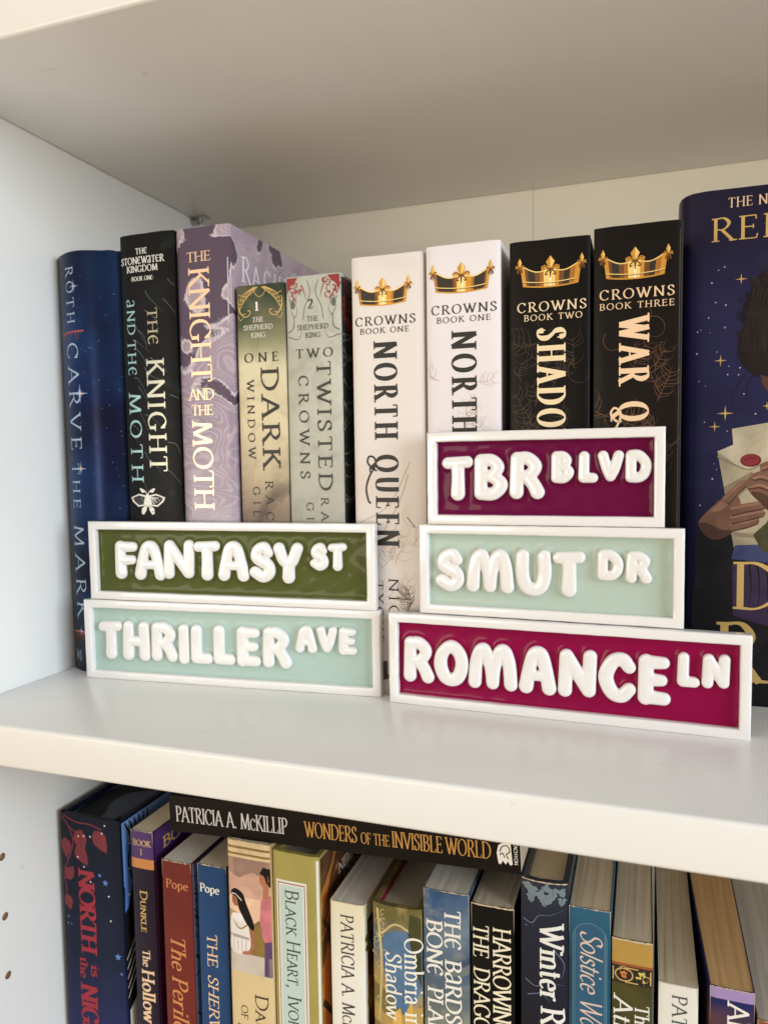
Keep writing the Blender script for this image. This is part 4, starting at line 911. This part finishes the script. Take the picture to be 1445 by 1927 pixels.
cv = art('brick_red_cover', [(0, C(112, 44, 36)), (21.9, C(106, 42, 36))], [('noise', 25, .5, .8, C(120, 52, 42), .5)], rough=.4)
rt, sp, rs = book('brick red mass market paperback with orange script title', 7.0, 7.12, 1.80, 21.9, 12.5, cv, 'paper', .05, 6, z0=ZL, group=LO, page=PAGEW, rough_top=.008)
a = Ink('title_lettering', sp, M('ink_orange', C(206, 132, 76), rough=.5), rt); kw = dict(thick=.14, thin=.06, serif=.7)
a.text('Pope', 'h', .24, 20.40, .48, 1.36, **kw); a.build('author_lettering'); a = Ink('title_lettering', sp, M('ink_orange', C(206, 132, 76), rough=.5), rt); a.text('The', 'd', .44, 17.8, .88, 1.9, slant=.15, **kw); a.text('Perilo', 'd', .44, 15.5, .95, 3.1, slant=.15, **kw); a.build()
d = Ink('front_art', rs, [M('ink_slate_blue', C(104, 124, 156), rough=.5), M('ink_slate_dark', C(44, 56, 82), rough=.5)], rt); d.rect(.1, 12, .2, 21.8, 0)
for k in range(40): v = random.uniform(8, 21.5); d.line([(.15, v), (.7, v-random.uniform(0, .6)), (1.5, v-random.uniform(.4, 1.5))], random.uniform(.04, .14), 1, True, True)
d.build()

cv = art('royal_blue_cover', [(0, C(40, 76, 122)), (21.9, C(33, 64, 106)), (22.1, C(30, 58, 96))], [('noise', 25, .5, .8, C(48, 84, 128), .5)], rough=.36, coat=.1)
rt, sp, rs = book('royal blue mass market paperback with peach title, right of the brick red one', 9.2, 7.12, 1.72, 22.05, 12.0, cv, 'paper', .05, 6, z0=ZL, group=LO, page=PAGE, rough_top=.008)
a = Ink('title_lettering', sp, [INKW, PEACH], rt); kw = dict(thick=.17, thin=.07, serif=.7)
a.text('Pope', 'h', .14, 20.55, .46, 1.16, 0, **kw); a.build('author_lettering'); a = Ink('title_lettering', sp, [INKW, PEACH], rt); kw['thick'] = .13; a.text('THE', 'd', .48, 18.3, .60, 1.78, 1, **kw); a.text('SHERW', 'd', .48, 16.05, .60, 3.3, 1, slant=.12, **kw); a.build()

cv = art('parchment_cover', [(0, C(206, 182, 138)), (16.8, C(212, 190, 146)), (23.8, C(196, 166, 118))], [('noise', 16, .5, .78, C(176, 146, 100), .5)], rough=.42)
rt, sp, rs = book('parchment coloured paperback with a cornice and a painting of two women', 11.25, 6.82, 2.42, 23.85, 13.5, cv, 'paper', .05, 7, z0=ZL, group=LO, page=PAGE, rough_top=.008)
E1, E2, E3 = P_('paint_cornice_light', C(214, 190, 150), .45), P_('paint_cornice_dark', C(140, 108, 66), .45), P_('paint_sky_low', C(226, 186, 160), .45)
d = Ink('cover_painting', sp, [E1, E2, E3, P_('paint_sky_high', C(150, 120, 106), .45), P_('paint_black_hair', C(26, 20, 22), .45), P_('paint_white_dress', C(226, 218, 212), .45), P_('paint_dress_shade', C(168, 160, 160), .45),
     P_('paint_skin', C(172, 112, 82), .45), P_('paint_pink', C(196, 116, 124), .45), P_('paint_plum', C(92, 70, 100), .45), P_('paint_hill', C(140, 112, 62), .45), P_('paint_stone', C(196, 184, 174), .45), P_('paint_sky_mid', C(200, 158, 138), .45)], rt, lift=.007)
for k, (z0_, z1_, c_) in enumerate(((23.55, 23.8, 0), (23.42, 23.56, 1), (23.2, 23.43, 0), (23.08, 23.21, 1), (22.95, 23.09, 0))): d.rect(.0, 2.42, z0_, z1_, c_)
d.rect(.02, 2.40, 20.2, 22.95, 12); d.poly([(.02, 22.95), (2.4, 22.95), (2.4, 21.9), (1.4, 22.3), (.6, 21.9), (.02, 22.2)], 3); d.rect(.02, 2.4, 19.0, 20.9, 2); d.poly([(.02, 20.2), (.5, 20.0), (1.2, 19.4), (1.7, 19.8), (2.4, 19.4), (2.4, 17.2), (.02, 17.2)], 10); d.rect(.02, 2.4, 16.88, 17.9, 11)
d.poly([(1.85, 20.9), (1.75, 19.8), (1.9, 18.9), (2.15, 18.5), (2.4, 18.6), (2.4, 21.2), (2.1, 21.1)], 8); d.poly([(2.0, 18.7), (2.4, 18.8), (2.4, 16.9), (1.95, 16.9)], 9)
d.disc(2.05, 22.0, .26, 7, .36); d.poly([(2.0, 21.8), (2.3, 21.8), (2.3, 21.1), (1.95, 21.0)], 7); d.poly([(1.8, 22.3), (2.0, 22.65), (2.4, 22.6), (2.4, 21.6), (2.2, 21.8), (2.05, 22.2)], 4)
d.poly([(.1, 19.8), (.5, 20.0), (1.2, 19.7), (1.2, 18.7), (1.15, 17.9), (.12, 17.9), (.05, 18.8)], 5); d.poly([(.05, 18.9), (1.1, 18.8), (1.15, 18.65), (.05, 18.7)], 6); d.line([(.2, 19.6), (.6, 19.2), (1.1, 19.5)], .07, 10)
for k in range(4): d.line([(.2+.25*k, 18.6), (.25+.22*k, 18.0)], .04, 6, False)
d.poly([(1.05, 19.8), (1.3, 19.6), (1.42, 18.6), (1.2, 17.95), (.75, 17.85), (.75, 18.0), (1.12, 18.15), (1.2, 18.7)], 7)
d.disc(.42, 20.7, .24, 7, .34); d.poly([(.1, 21.0), (.35, 21.3), (.8, 21.1), (1.0, 20.6), (1.4, 19.6), (1.35, 19.2), (1.0, 19.5), (.75, 19.9), (.55, 20.3), (.45, 20.8)], 4); d.line([(.15, 21.0), (.4, 20.98), (.75, 20.7)], .05, 5)
d.build()
a = Ink('title_lettering', sp, M('ink_dark_brown', C(52, 38, 30), rough=.5), rt); kw = dict(thick=.12, thin=.05, serif=.7)
a.text('Daughter', 'd', 1.38, 15.85, .74, 5.0, small=.74, **kw); a.text('of', 'd', .55, 15.1, .42, .75, small=.9, **kw); a.text('IVOR', 'd', .35, 14.1, .74, 2.4, **kw); a.build()

cv = art('olive_marble_cover', [(0, C(160, 146, 78)), (23.6, C(166, 154, 88))], [('noise', 30, .45, .7, C(146, 132, 70), .7), ('noise', 10, .5, .75, C(184, 172, 110), .5)], rough=.42)
rt, sp, rs = book('olive hardcover with a pale blue title strip, under the black lying book', 13.75, 6.95, 2.52, 23.6, 14.5, cv, 'hard', .10, 4, z0=ZL, group=LO, page=PAGEG, rough_top=.012, band=M('headband_black', C(20, 20, 22), rough=.8))
d = Ink('title_label', sp, [M('ink_label_white', C(222, 220, 212), rough=.5), M('ink_label_red', C(150, 86, 78), rough=.5), M('ink_label_blue', C(186, 204, 198), rough=.5)], rt, lift=.007)
d.rect(.18, 1.86, .8, 22.16, 0); d.rect(.27, 1.77, .9, 22.04, 1); d.rect(.32, 1.72, .95, 21.98, 0); d.rect(.40, 1.64, 1.0, 21.9, 2); d.rect(2.36, 2.50, .3, 23.4, 0); d.build()
a = Ink('title_lettering', sp, M('ink_label_grey', C(62, 62, 60), rough=.5), rt, lift=.008); kw = dict(thick=.12, thin=.06, serif=.6)
a.text('Black', 'd', .68, 21.7, .74, 2.35, small=.76, **kw); a.text('Heart,', 'd', .70, 19.05, .74, 2.5, small=.76, **kw); a.text('Ivory', 'd', .70, 16.15, .74, 2.2, small=.76, **kw); a.build()
ART = art('autumn_art', [(0, C(150, 96, 50)), (23.6, C(84, 54, 34))], [('swirl', 12, .5, .58, C(196, 120, 58), .9), ('wave', 20, .6, .8, C(60, 38, 26), .8), ('noise', 18, .55, .7, C(176, 142, 96), .6)], rough=.4)
d = Ink('front_art', rs, [ART, INKW, M('ink_trunk', C(58, 38, 28), rough=.5), M('ink_robe_orange', C(196, 112, 50), rough=.5)], rt, lift=.005); d.rect(.12, 14, .3, 23.4, 0)
d.poly([(.2, 17.6), (.9, 18.8), (1.6, 16.6), (1.6, 12), (.2, 12)], 3); d.line([(.3, 20.2), (.9, 19.4), (1.6, 17.6), (2.4, 15)], .22, 2); d.line([(2.2, 21.6), (1.4, 20.0), (1.0, 18.6)], .12, 2); d.line([(.2, 16.0), (1.2, 14.8), (2.2, 13.8)], .3, 2)
d.text('NEIL', 'h', 2.4, 21.45, .55, 1.9, 1, thick=.14, thin=.08); d.text('CHAR', 'h', 3.1, 20.75, .55, 2.2, 1, thick=.14, thin=.08); d.build()

cv = art('cream_white_cover', [(0, C(226, 222, 214)), (18, C(228, 224, 214)), (21.5, C(224, 214, 186))], [('noise', 20, .5, .8, C(212, 204, 186), .4)], rough=.45)
rt, sp, rs = book('cream paperback with slim dark capitals between the olive and the painted gold book', 16.8, 7.02, 1.78, 21.52, 13.5, cv, 'paper', .06, 7, z0=ZL, group=LO, page=PAGEW, rough_top=.008)
a = Ink('title_lettering', sp, M('ink_umber', C(60, 52, 44), rough=.5), rt); kw = dict(thick=.12, thin=.05, serif=.6)
a.text('PATRICIA A. McKILLIP', 'd', .56, 20.92, .66, 7.6, track=.06, small=.7, **kw); a.build()
d = Ink('front_art', rs, [ART, M('ink_leaf_green', C(116, 120, 52), rough=.5)], rt, lift=.005); d.rect(.35, 13, .2, 20.6, 0)
for k in range(12): leaf(d, random.uniform(.4, 1.4), random.uniform(13, 20.4), random.uniform(0, 6), .7, 1, 0)
d.build()

cv = art('gilded_painting_cover', [(0, C(186, 150, 80)), (17, C(176, 146, 84)), (21.9, C(134, 114, 66))], [('swirl', 14, .50, .57, C(96, 92, 56), .8), ('noise', 24, .52, .68, C(206, 186, 132), .8), ('noise', 9, .52, .62, C(72, 108, 138), .8, 16.4, 20.6)], rough=.36, coat=.1)
rt, sp, rs = book('gilded hardcover with a blue sky patch and red lining', 19.02, 7.05, 2.44, 21.85, 13.5, cv, 'hard', .20, 3, z0=ZL, group=LO, page=PAGEG, rough_top=.01)
d = Ink('cover_painting', sp, [P_('paint_blue_sky', C(86, 114, 146), .4), P_('paint_gold_tree', C(198, 180, 126), .4), P_('paint_dark_green', C(70, 70, 42), .4), P_('paint_tower', C(206, 166, 86), .4)], rt, lift=.007)
d.poly([(.5, 19.9), (.8, 20.5), (1.9, 20.7), (2.3, 20.0), (2.3, 17.8), (1.6, 16.6), (.9, 17.4), (.6, 18.6)], 0)
for k in range(26): u, v = random.uniform(.1, .6), random.uniform(16.3, 21.6); swirl(d, u, v, random.uniform(.1, .3), 1, .04, random.uniform(0, 6), .8)
d.line([(.3, 16), (.45, 19), (.25, 21.6)], .14, 1); d.line([(.45, 20.4), (1.2, 21.0), (2.1, 20.6)], .10, 1); d.poly([(1.9, 21.6), (2.4, 21.4), (2.4, 18), (2.2, 18.6), (1.8, 20.6)], 2)
d.poly([(.95, 15.6), (1.05, 16.4), (1.25, 16.75), (1.45, 16.4), (1.5, 12), (.95, 12)], 3); d.poly([(1.65, 16.2), (1.8, 17.0), (2.0, 17.1), (2.1, 12), (1.65, 12)], 3)
d.build()
d = Ink('lining', lambda u, v, l: (u, .02+.03*abs(u-1.2), v), M('endpaper_red', C(146, 24, 44), rough=.5), rt)
bm = bmesh.new(); add_box(bm, .255, .33, .2, 13.2, .3, 21.75); add_box(bm, .255, 2.2, .075, .16, 21.3, 21.80); bm_obj('endpaper', bm, M('endpaper_red', C(146, 24, 44), rough=.5), rt)
a = Ink('title_lettering', sp, M('ink_pale_cream', C(232, 228, 214), rough=.45), rt, lift=.012); kw = dict(thick=.13, thin=.06, serif=.7)
a.text('Ombria in', 'd', 1.62, 20.45, .86, 4.5, **kw); a.text('Shadow', 'd', .66, 19.55, .80, 3.3, **kw); a.build()

cv = art('stormy_blue_cover', [(0, C(110, 112, 100)), (16.5, C(112, 118, 110)), (19, C(70, 90, 114)), (23, C(40, 78, 124))], [('noise', 12, .46, .62, C(126, 142, 154), .7), ('noise', 22, .48, .64, C(44, 52, 66), .8), ('swirl', 30, .5, .62, C(150, 150, 136), .4), ('speck', 150, .1, .0, C(180, 190, 200), .6)], rough=.32, coat=.2)
rt, sp, rs = book('stormy blue paperback with two columns of bold white letters', 21.55, 7.05, 2.18, 22.98, 13.5, cv, 'paper', .06, 6, z0=ZL, group=LO, page=PAGEW)
a = Ink('title_lettering', sp, INKW, rt); kw = dict(thick=.17, thin=.07, serif=.8)
a.text('TH€', 'd', 1.02, 22.13, .76, 1.9, **kw); a.text('B@RDS', 'd', 1.04, 19.7, .76, 3.1, **kw); a.text('BON€', 'd', .15, 21.5, .76, 2.7, **kw); a.text('PLAIN', 'd', .18, 18.2, .74, 2.7, **kw); a.build()

cv = art('black_worn_cover', [(0, C(19, 15, 12)), (22.7, C(16, 14, 13))], [('noise', 14, .55, .75, C(62, 48, 26), .6, -2, 20), ('speck', 120, .05, .0, C(120, 110, 100), .5)], rough=.4)
rt, sp, rs = book('worn black paperback with two columns of cream capitals', 23.82, 7.05, 1.98, 22.7, 11.8, cv, 'paper', .06, 5, z0=ZL, group=LO, page=PAGE, rough_top=.03)
a = Ink('title_lettering', sp, M('ink_cream', C(232, 222, 196), rough=.5), rt); kw = dict(thick=.14, thin=.06, serif=.8)
a.text('HARROWING', 'd', 1.02, 21.7, .80, 5.1, track=.02, **kw); a.text('THE', 'd', .10, 21.7, .72, 1.55, track=.02, **kw); a.text('DRAGON', 'd', .12, 19.65, .74, 3.7, track=.02, **kw); a.build()
d = Ink('spine_wear', sp, M('worn_paper', C(196, 172, 138), rough=.9), rt)
row = [(np.array((u, 22.66)), np.array((0, random.uniform(.015, .05)))) for u in np.linspace(.02, 1.96, 24)]; d.strip(row); d.build()

cv = art('ink_navy_cover', [(0, C(24, 26, 38)), (18, C(24, 27, 42)), (22.5, C(34, 38, 56)), (24.3, C(46, 52, 68))], [('swirl', 8, .56, .64, C(92, 100, 126), .6, 10, 23), ('noise', 16, .5, .75, C(14, 16, 26), .8)], rough=.3, coat=.25)
rt, sp, rs = book('ink blue hardcover with pale ivy leaves at the top, right of the black lying book', 26.1, 7.1, 2.08, 24.3, 14.5, cv, 'hard', .20, 2.6, z0=ZL, group=LO, page=PAGEG, rough_top=.012)
a = Ink('title_lettering', sp, M('ink_white_soft', C(228, 226, 222), rough=.45), rt, lift=.012); kw = dict(thick=.17, thin=.06, serif=.9)
a.text('Winter', 'd', .86, 22.35, 1.02, 3.5, **kw); a.text('Rose', 'd', .90, 18.5, 1.02, 2.6, **kw); a.build()
IV, IVD = M('ink_ivy', C(112, 128, 140), rough=.5), M('ink_ivy_vein', C(64, 78, 92), rough=.5)
d = Ink('cover_art', sp, [IV, IVD, M('ink_wisp', C(104, 112, 140), rough=.5), M('ink_edge_wear', C(206, 182, 160), rough=.8)], rt, lift=.005)
def ivy(d, u, v, an, L, mi, vein):
    ca, sa = math.cos(an), math.sin(an); f = lambda t, o: (u+ca*t*L-sa*o*L, v+sa*t*L+ca*o*L)
    d.poly([f(0, 0), f(-.12, .28), f(.1, .62), f(.32, .36), f(.62, .40), f(1.05, 0), f(.62, -.40), f(.32, -.36), f(.1, -.62), f(-.12, -.28)], mi); d.line([f(0, 0), f(.9, 0)], .03, vein, False)
    for q in (-1, 1): d.line([f(0, 0), f(.14, q*.5)], .025, vein, False)
for (u, v, an, L) in ((.22, 24.1, -1.2, .34), (.55, 24.0, -1.9, .46), (.8, 23.8, -1.0, .46), (1.05, 24.1, -.8, .36), (1.4, 24.0, -1.5, .48), (1.75, 24.0, -1.2, .36), (1.3, 23.65, -1.9, .40), (.45, 23.6, -1.5, .36), (1.82, 23.6, -1.7, .34), (1.0, 23.45, -1.3, .3)): ivy(d, u, v, an, L, 0, 1)
for pts in ([(.1, 22.4), (.5, 22.3), (.8, 22.7), (1.3, 22.8), (1.9, 23.1)], [(.2, 22.1), (.6, 22.2)], [(.2, 19.6), (.7, 19.4), (1.2, 19.7), (1.9, 19.6)], [(.3, 18.9), (.9, 19.1), (1.3, 18.8)], [(1.5, 21.2), (1.9, 20.6), (1.8, 19.9)]): d.line(pts, .05, 2, True, True)
d.strip([(np.array((u, 24.26)), np.array((0, random.uniform(.01, .035)))) for u in np.linspace(.05, 2.03, 24)], 3)
d.build()

cv = art('teal_blue_cover', [(0, C(32, 68, 92)), (21, C(36, 78, 102)), (23.4, C(48, 96, 124))], [('noise', 14, .5, .75, C(28, 48, 60), .6)], rough=.38)
rt, sp, rs = book('teal paperback with a rounded blue panel and flowing script', 28.2, 7.05, 1.76, 23.38, 13.5, cv, 'paper', .06, 6, z0=ZL, group=LO, page=PAGEG, rough_top=.012)
d = Ink('title_label', sp, [M('ink_panel_edge', C(92, 132, 148), rough=.45), M('ink_panel_blue', C(34, 84, 116), rough=.42)], rt, lift=.007)
for e, mi in ((0, 0), (.03, 1)):
    d.poly([(.16+e, .5), (1.62-e, .5), (1.62-e, 22.0)] + [(.89+(.73-e)*math.cos(t), 22.0+(.73-e)*math.sin(t)) for t in np.linspace(.2, math.pi-.2, 9)] + [(.16+e, 22.0)], mi)
d.build()
a = Ink('title_lettering', sp, M('ink_blush', C(214, 190, 178), rough=.5), rt, lift=.012)
def script(a, pts, w=.055): a.line([(p[1], p[0]) for p in pts], w, 0, True)
kw = dict(thick=.10, thin=.05, serif=0, slant=.28, nib=30)
a.text('Solstice', 'd', .50, 22.35, .92, 2.75, track=-.03, **kw); a.text('Wood', 'd', .50, 19.3, .92, 2.2, track=-.03, **kw)
a.build()

cv = art('dark_olive_cover', [(0, C(40, 36, 28)), (20.2, C(50, 46, 34)), (20.3, C(60, 50, 30)), (22.3, C(70, 60, 36))], [('noise', 14, .52, .68, C(104, 100, 50), .7), ('noise', 9, .5, .7, C(28, 24, 22), .7)], rough=.4)
rt, sp, rs = book('dark olive paperback with a gold top and a band of painted flowers', 30.02, 7.05, 1.66, 22.3, 13.5, cv, 'paper', .05, 6, z0=ZL, group=LO, page=PAGEG, rough_top=.012)
d = Ink('cover_art', sp, [M('ink_old_gold', C(176, 140, 66), rough=.42), M('ink_rust_line', C(150, 78, 44), rough=.45), M('ink_tile_black', C(26, 22, 18), rough=.45), GOLDP, M('ink_flower_orange', C(206, 116, 62), rough=.45), M('ink_flower_yellow', C(202, 182, 92), rough=.45), M('worn_paper', C(196, 172, 138), rough=.9)], rt, lift=.007)
d.rect(.0, 1.66, 21.2, 22.26, 0); d.rect(.0, 1.66, 21.08, 21.22, 1); d.rect(.0, 1.66, 20.3, 21.1, 2)
for (a1, b1, a2_, b2) in ((.05, 20.4, .05, 21.0), (1.58, 20.4, 1.58, 21.0), (.05, 20.38, 1.58, 20.38), (.05, 21.02, 1.58, 21.02)): d.line([(a1, b1), (a2_, b2)], .05, 3, False)
d.line([(.5+.36*math.cos(t), 20.7+.28*math.sin(t)) for t in np.linspace(0, 6.28, 12)], .05, 3)
for k in range(8): d.disc(.42+random.uniform(-.15, .15), 20.72+random.uniform(-.12, .12), .06, 4); d.disc(1.15+random.uniform(-.2, .2), 20.72+random.uniform(-.2, .2), .06, 5)
swirl(d, .45, 20.9, .2, 3, .035); swirl(d, 1.4, 20.6, .2, 3, .035); d.strip([(np.array((u, 22.25)), np.array((0, random.uniform(.015, .05)))) for u in np.linspace(.02, 1.64, 20)], 6); d.build()
a = Ink('title_lettering', sp, M('ink_white_soft', C(228, 226, 222), rough=.45), rt, lift=.012); kw = dict(thick=.15, thin=.06, serif=.8)
a.text('The', 'd', .95, 19.45, .58, 1.2, **kw); a.text('Atri', 'd', .08, 19.7, .78, 1.9, slant=.12, **kw); a.build()

cv = art('plain_white_cover', [(0, C(226, 224, 218)), (20.7, C(222, 220, 212))], [('noise', 20, .55, .8, C(206, 202, 196), .5)], rough=.45)
rt, sp, rs = book('short white paperback with dark capitals, left of the leaning lilac topped one', 31.92, 7.05, 1.56, 20.7, 13.5, cv, 'paper', .04, 6, z0=ZL, group=LO, page=PAGEG, rough_top=.006, back_w=-.02)
a = Ink('title_lettering', sp, M('ink_slate', C(58, 62, 66), rough=.5), rt); a.text('PATRICIA', 'd', .55, 20.25, .58, 3.4, thick=.12, thin=.05, serif=.6); a.build()

cv = art('indigo_cover', [(0, C(60, 44, 34)), (19, C(58, 50, 46)), (19.7, C(34, 38, 78)), (20.4, C(36, 42, 92)), (21, C(40, 44, 96))], [('noise', 14, .52, .68, C(146, 92, 54), .7, -2, 19.7), ('noise', 10, .5, .7, C(26, 26, 48), .6)], rough=.38)
rt, sp, rs = book('fanned out paperback with lilac band at the top of its spine, far right below', 33.92, 7.05, 1.70, 21.0, 11.5, cv, 'paper', .05, 6, z0=ZL, group=LO, page=PAGET, rough_top=.02, back_w=.42)
d = Ink('cover_bands', sp, M('ink_lilac_band', C(158, 134, 186), rough=.45), rt, lift=.007); d.rect(0, 1.7, 20.5, 20.97); d.build()
a = Ink('title_lettering', sp, INKW, rt, lift=.009); a.text('Al', 'd', .68, 20.40, .80, 1.0, thick=.15, thin=.06, serif=.8); a.build()
cv = art('rust_cover', [(0, C(120, 66, 40)), (20, C(140, 82, 52))], [('noise', 14, .5, .7, C(60, 40, 34), .8)], rough=.4)
book('rust coloured book of which only the top corner shows at the lower right', 35.72, 7.0, 2.6, 19.95, 13.5, cv, 'paper', .05, 6, z0=ZL, group=LO, page=M('page_edges_smooth', C(186, 180, 168), rough=.8, spec=.2))

# --- black paperback lying on top of the row
cv = art('espresso_cover', [(0, C(15, 9, 8)), (1.9, C(21, 13, 11))], [('noise', 10, .5, .75, C(32, 22, 19), .6)], rough=.34, coat=.1)
tilt = math.asin(.78/18.35)
rt = thing('book', 'black paperback lying flat on top of the other books of the lower shelf', 'book', (7.72, 7.02, -7.68), (0, -tilt, 0), LO)
Lh, Th, dp = 18.42, 1.90, 13.5
bm = bmesh.new(); add_box(bm, 0, Lh, .0, dp, 0, .035); add_box(bm, 0, Lh, 0, dp, Th-.035, Th); add_box(bm, 0, Lh, -.03, .012, .0, Th, .02, 2)
bm_obj('cover', bm, cv, rt)
bm = bmesh.new(); add_box(bm, .02, Lh-.02, .02, dp-.05, .04, Th-.04); bm_obj('pages', bm, PAGE, rt)
sp = lambda u, v, l: (u, -.03-l, v)
a = Ink('title_lettering', sp, [SILV, M('ink_amber', C(196, 146, 72), rough=.45, metal=.2)], rt); kw = dict(thick=.105, thin=.045, serif=.65, xs=.8)
a.text('PATRICIA A. McKILLIP', 'h', .40, .56, .82, 6.5, 0, track=.03, small=.72, **kw)
kw['thick'] = .10
for s, u, l, c_ in (('WONDERS', 7.85, 2.75, .78), ('OF', 10.8, .52, .56), ('THE', 11.45, .80, .56), ('INVISIBLE', 12.38, 2.45, .78), ('WORLD', 15.0, 2.1, .78)): a.text(s, 'h', u, .56, c_, l, 1, track=.03, **kw)
a.build()
d = Ink('publisher_mark', sp, [INKW, INKK], rt)
d.poly([(17.42, .42), (17.36, .9), (17.45, 1.25), (17.72, 1.42), (18.0, 1.40), (18.06, .42), (17.95, .36), (17.85, .55), (17.75, .38), (17.62, .55), (17.52, .36)], 0)
d.line([(17.5, .95), (17.62, 1.2), (17.85, 1.25), (17.95, 1.0), (17.8, .85), (17.88, .65)], .05, 1); d.line([(17.5, .8), (17.62, .9), (17.72, .7)], .05, 1)
d.text('TACHYON', 'd', 18.14, 1.42, .16, 1.0, 0, thick=.16, thin=.12, serif=0); d.build()
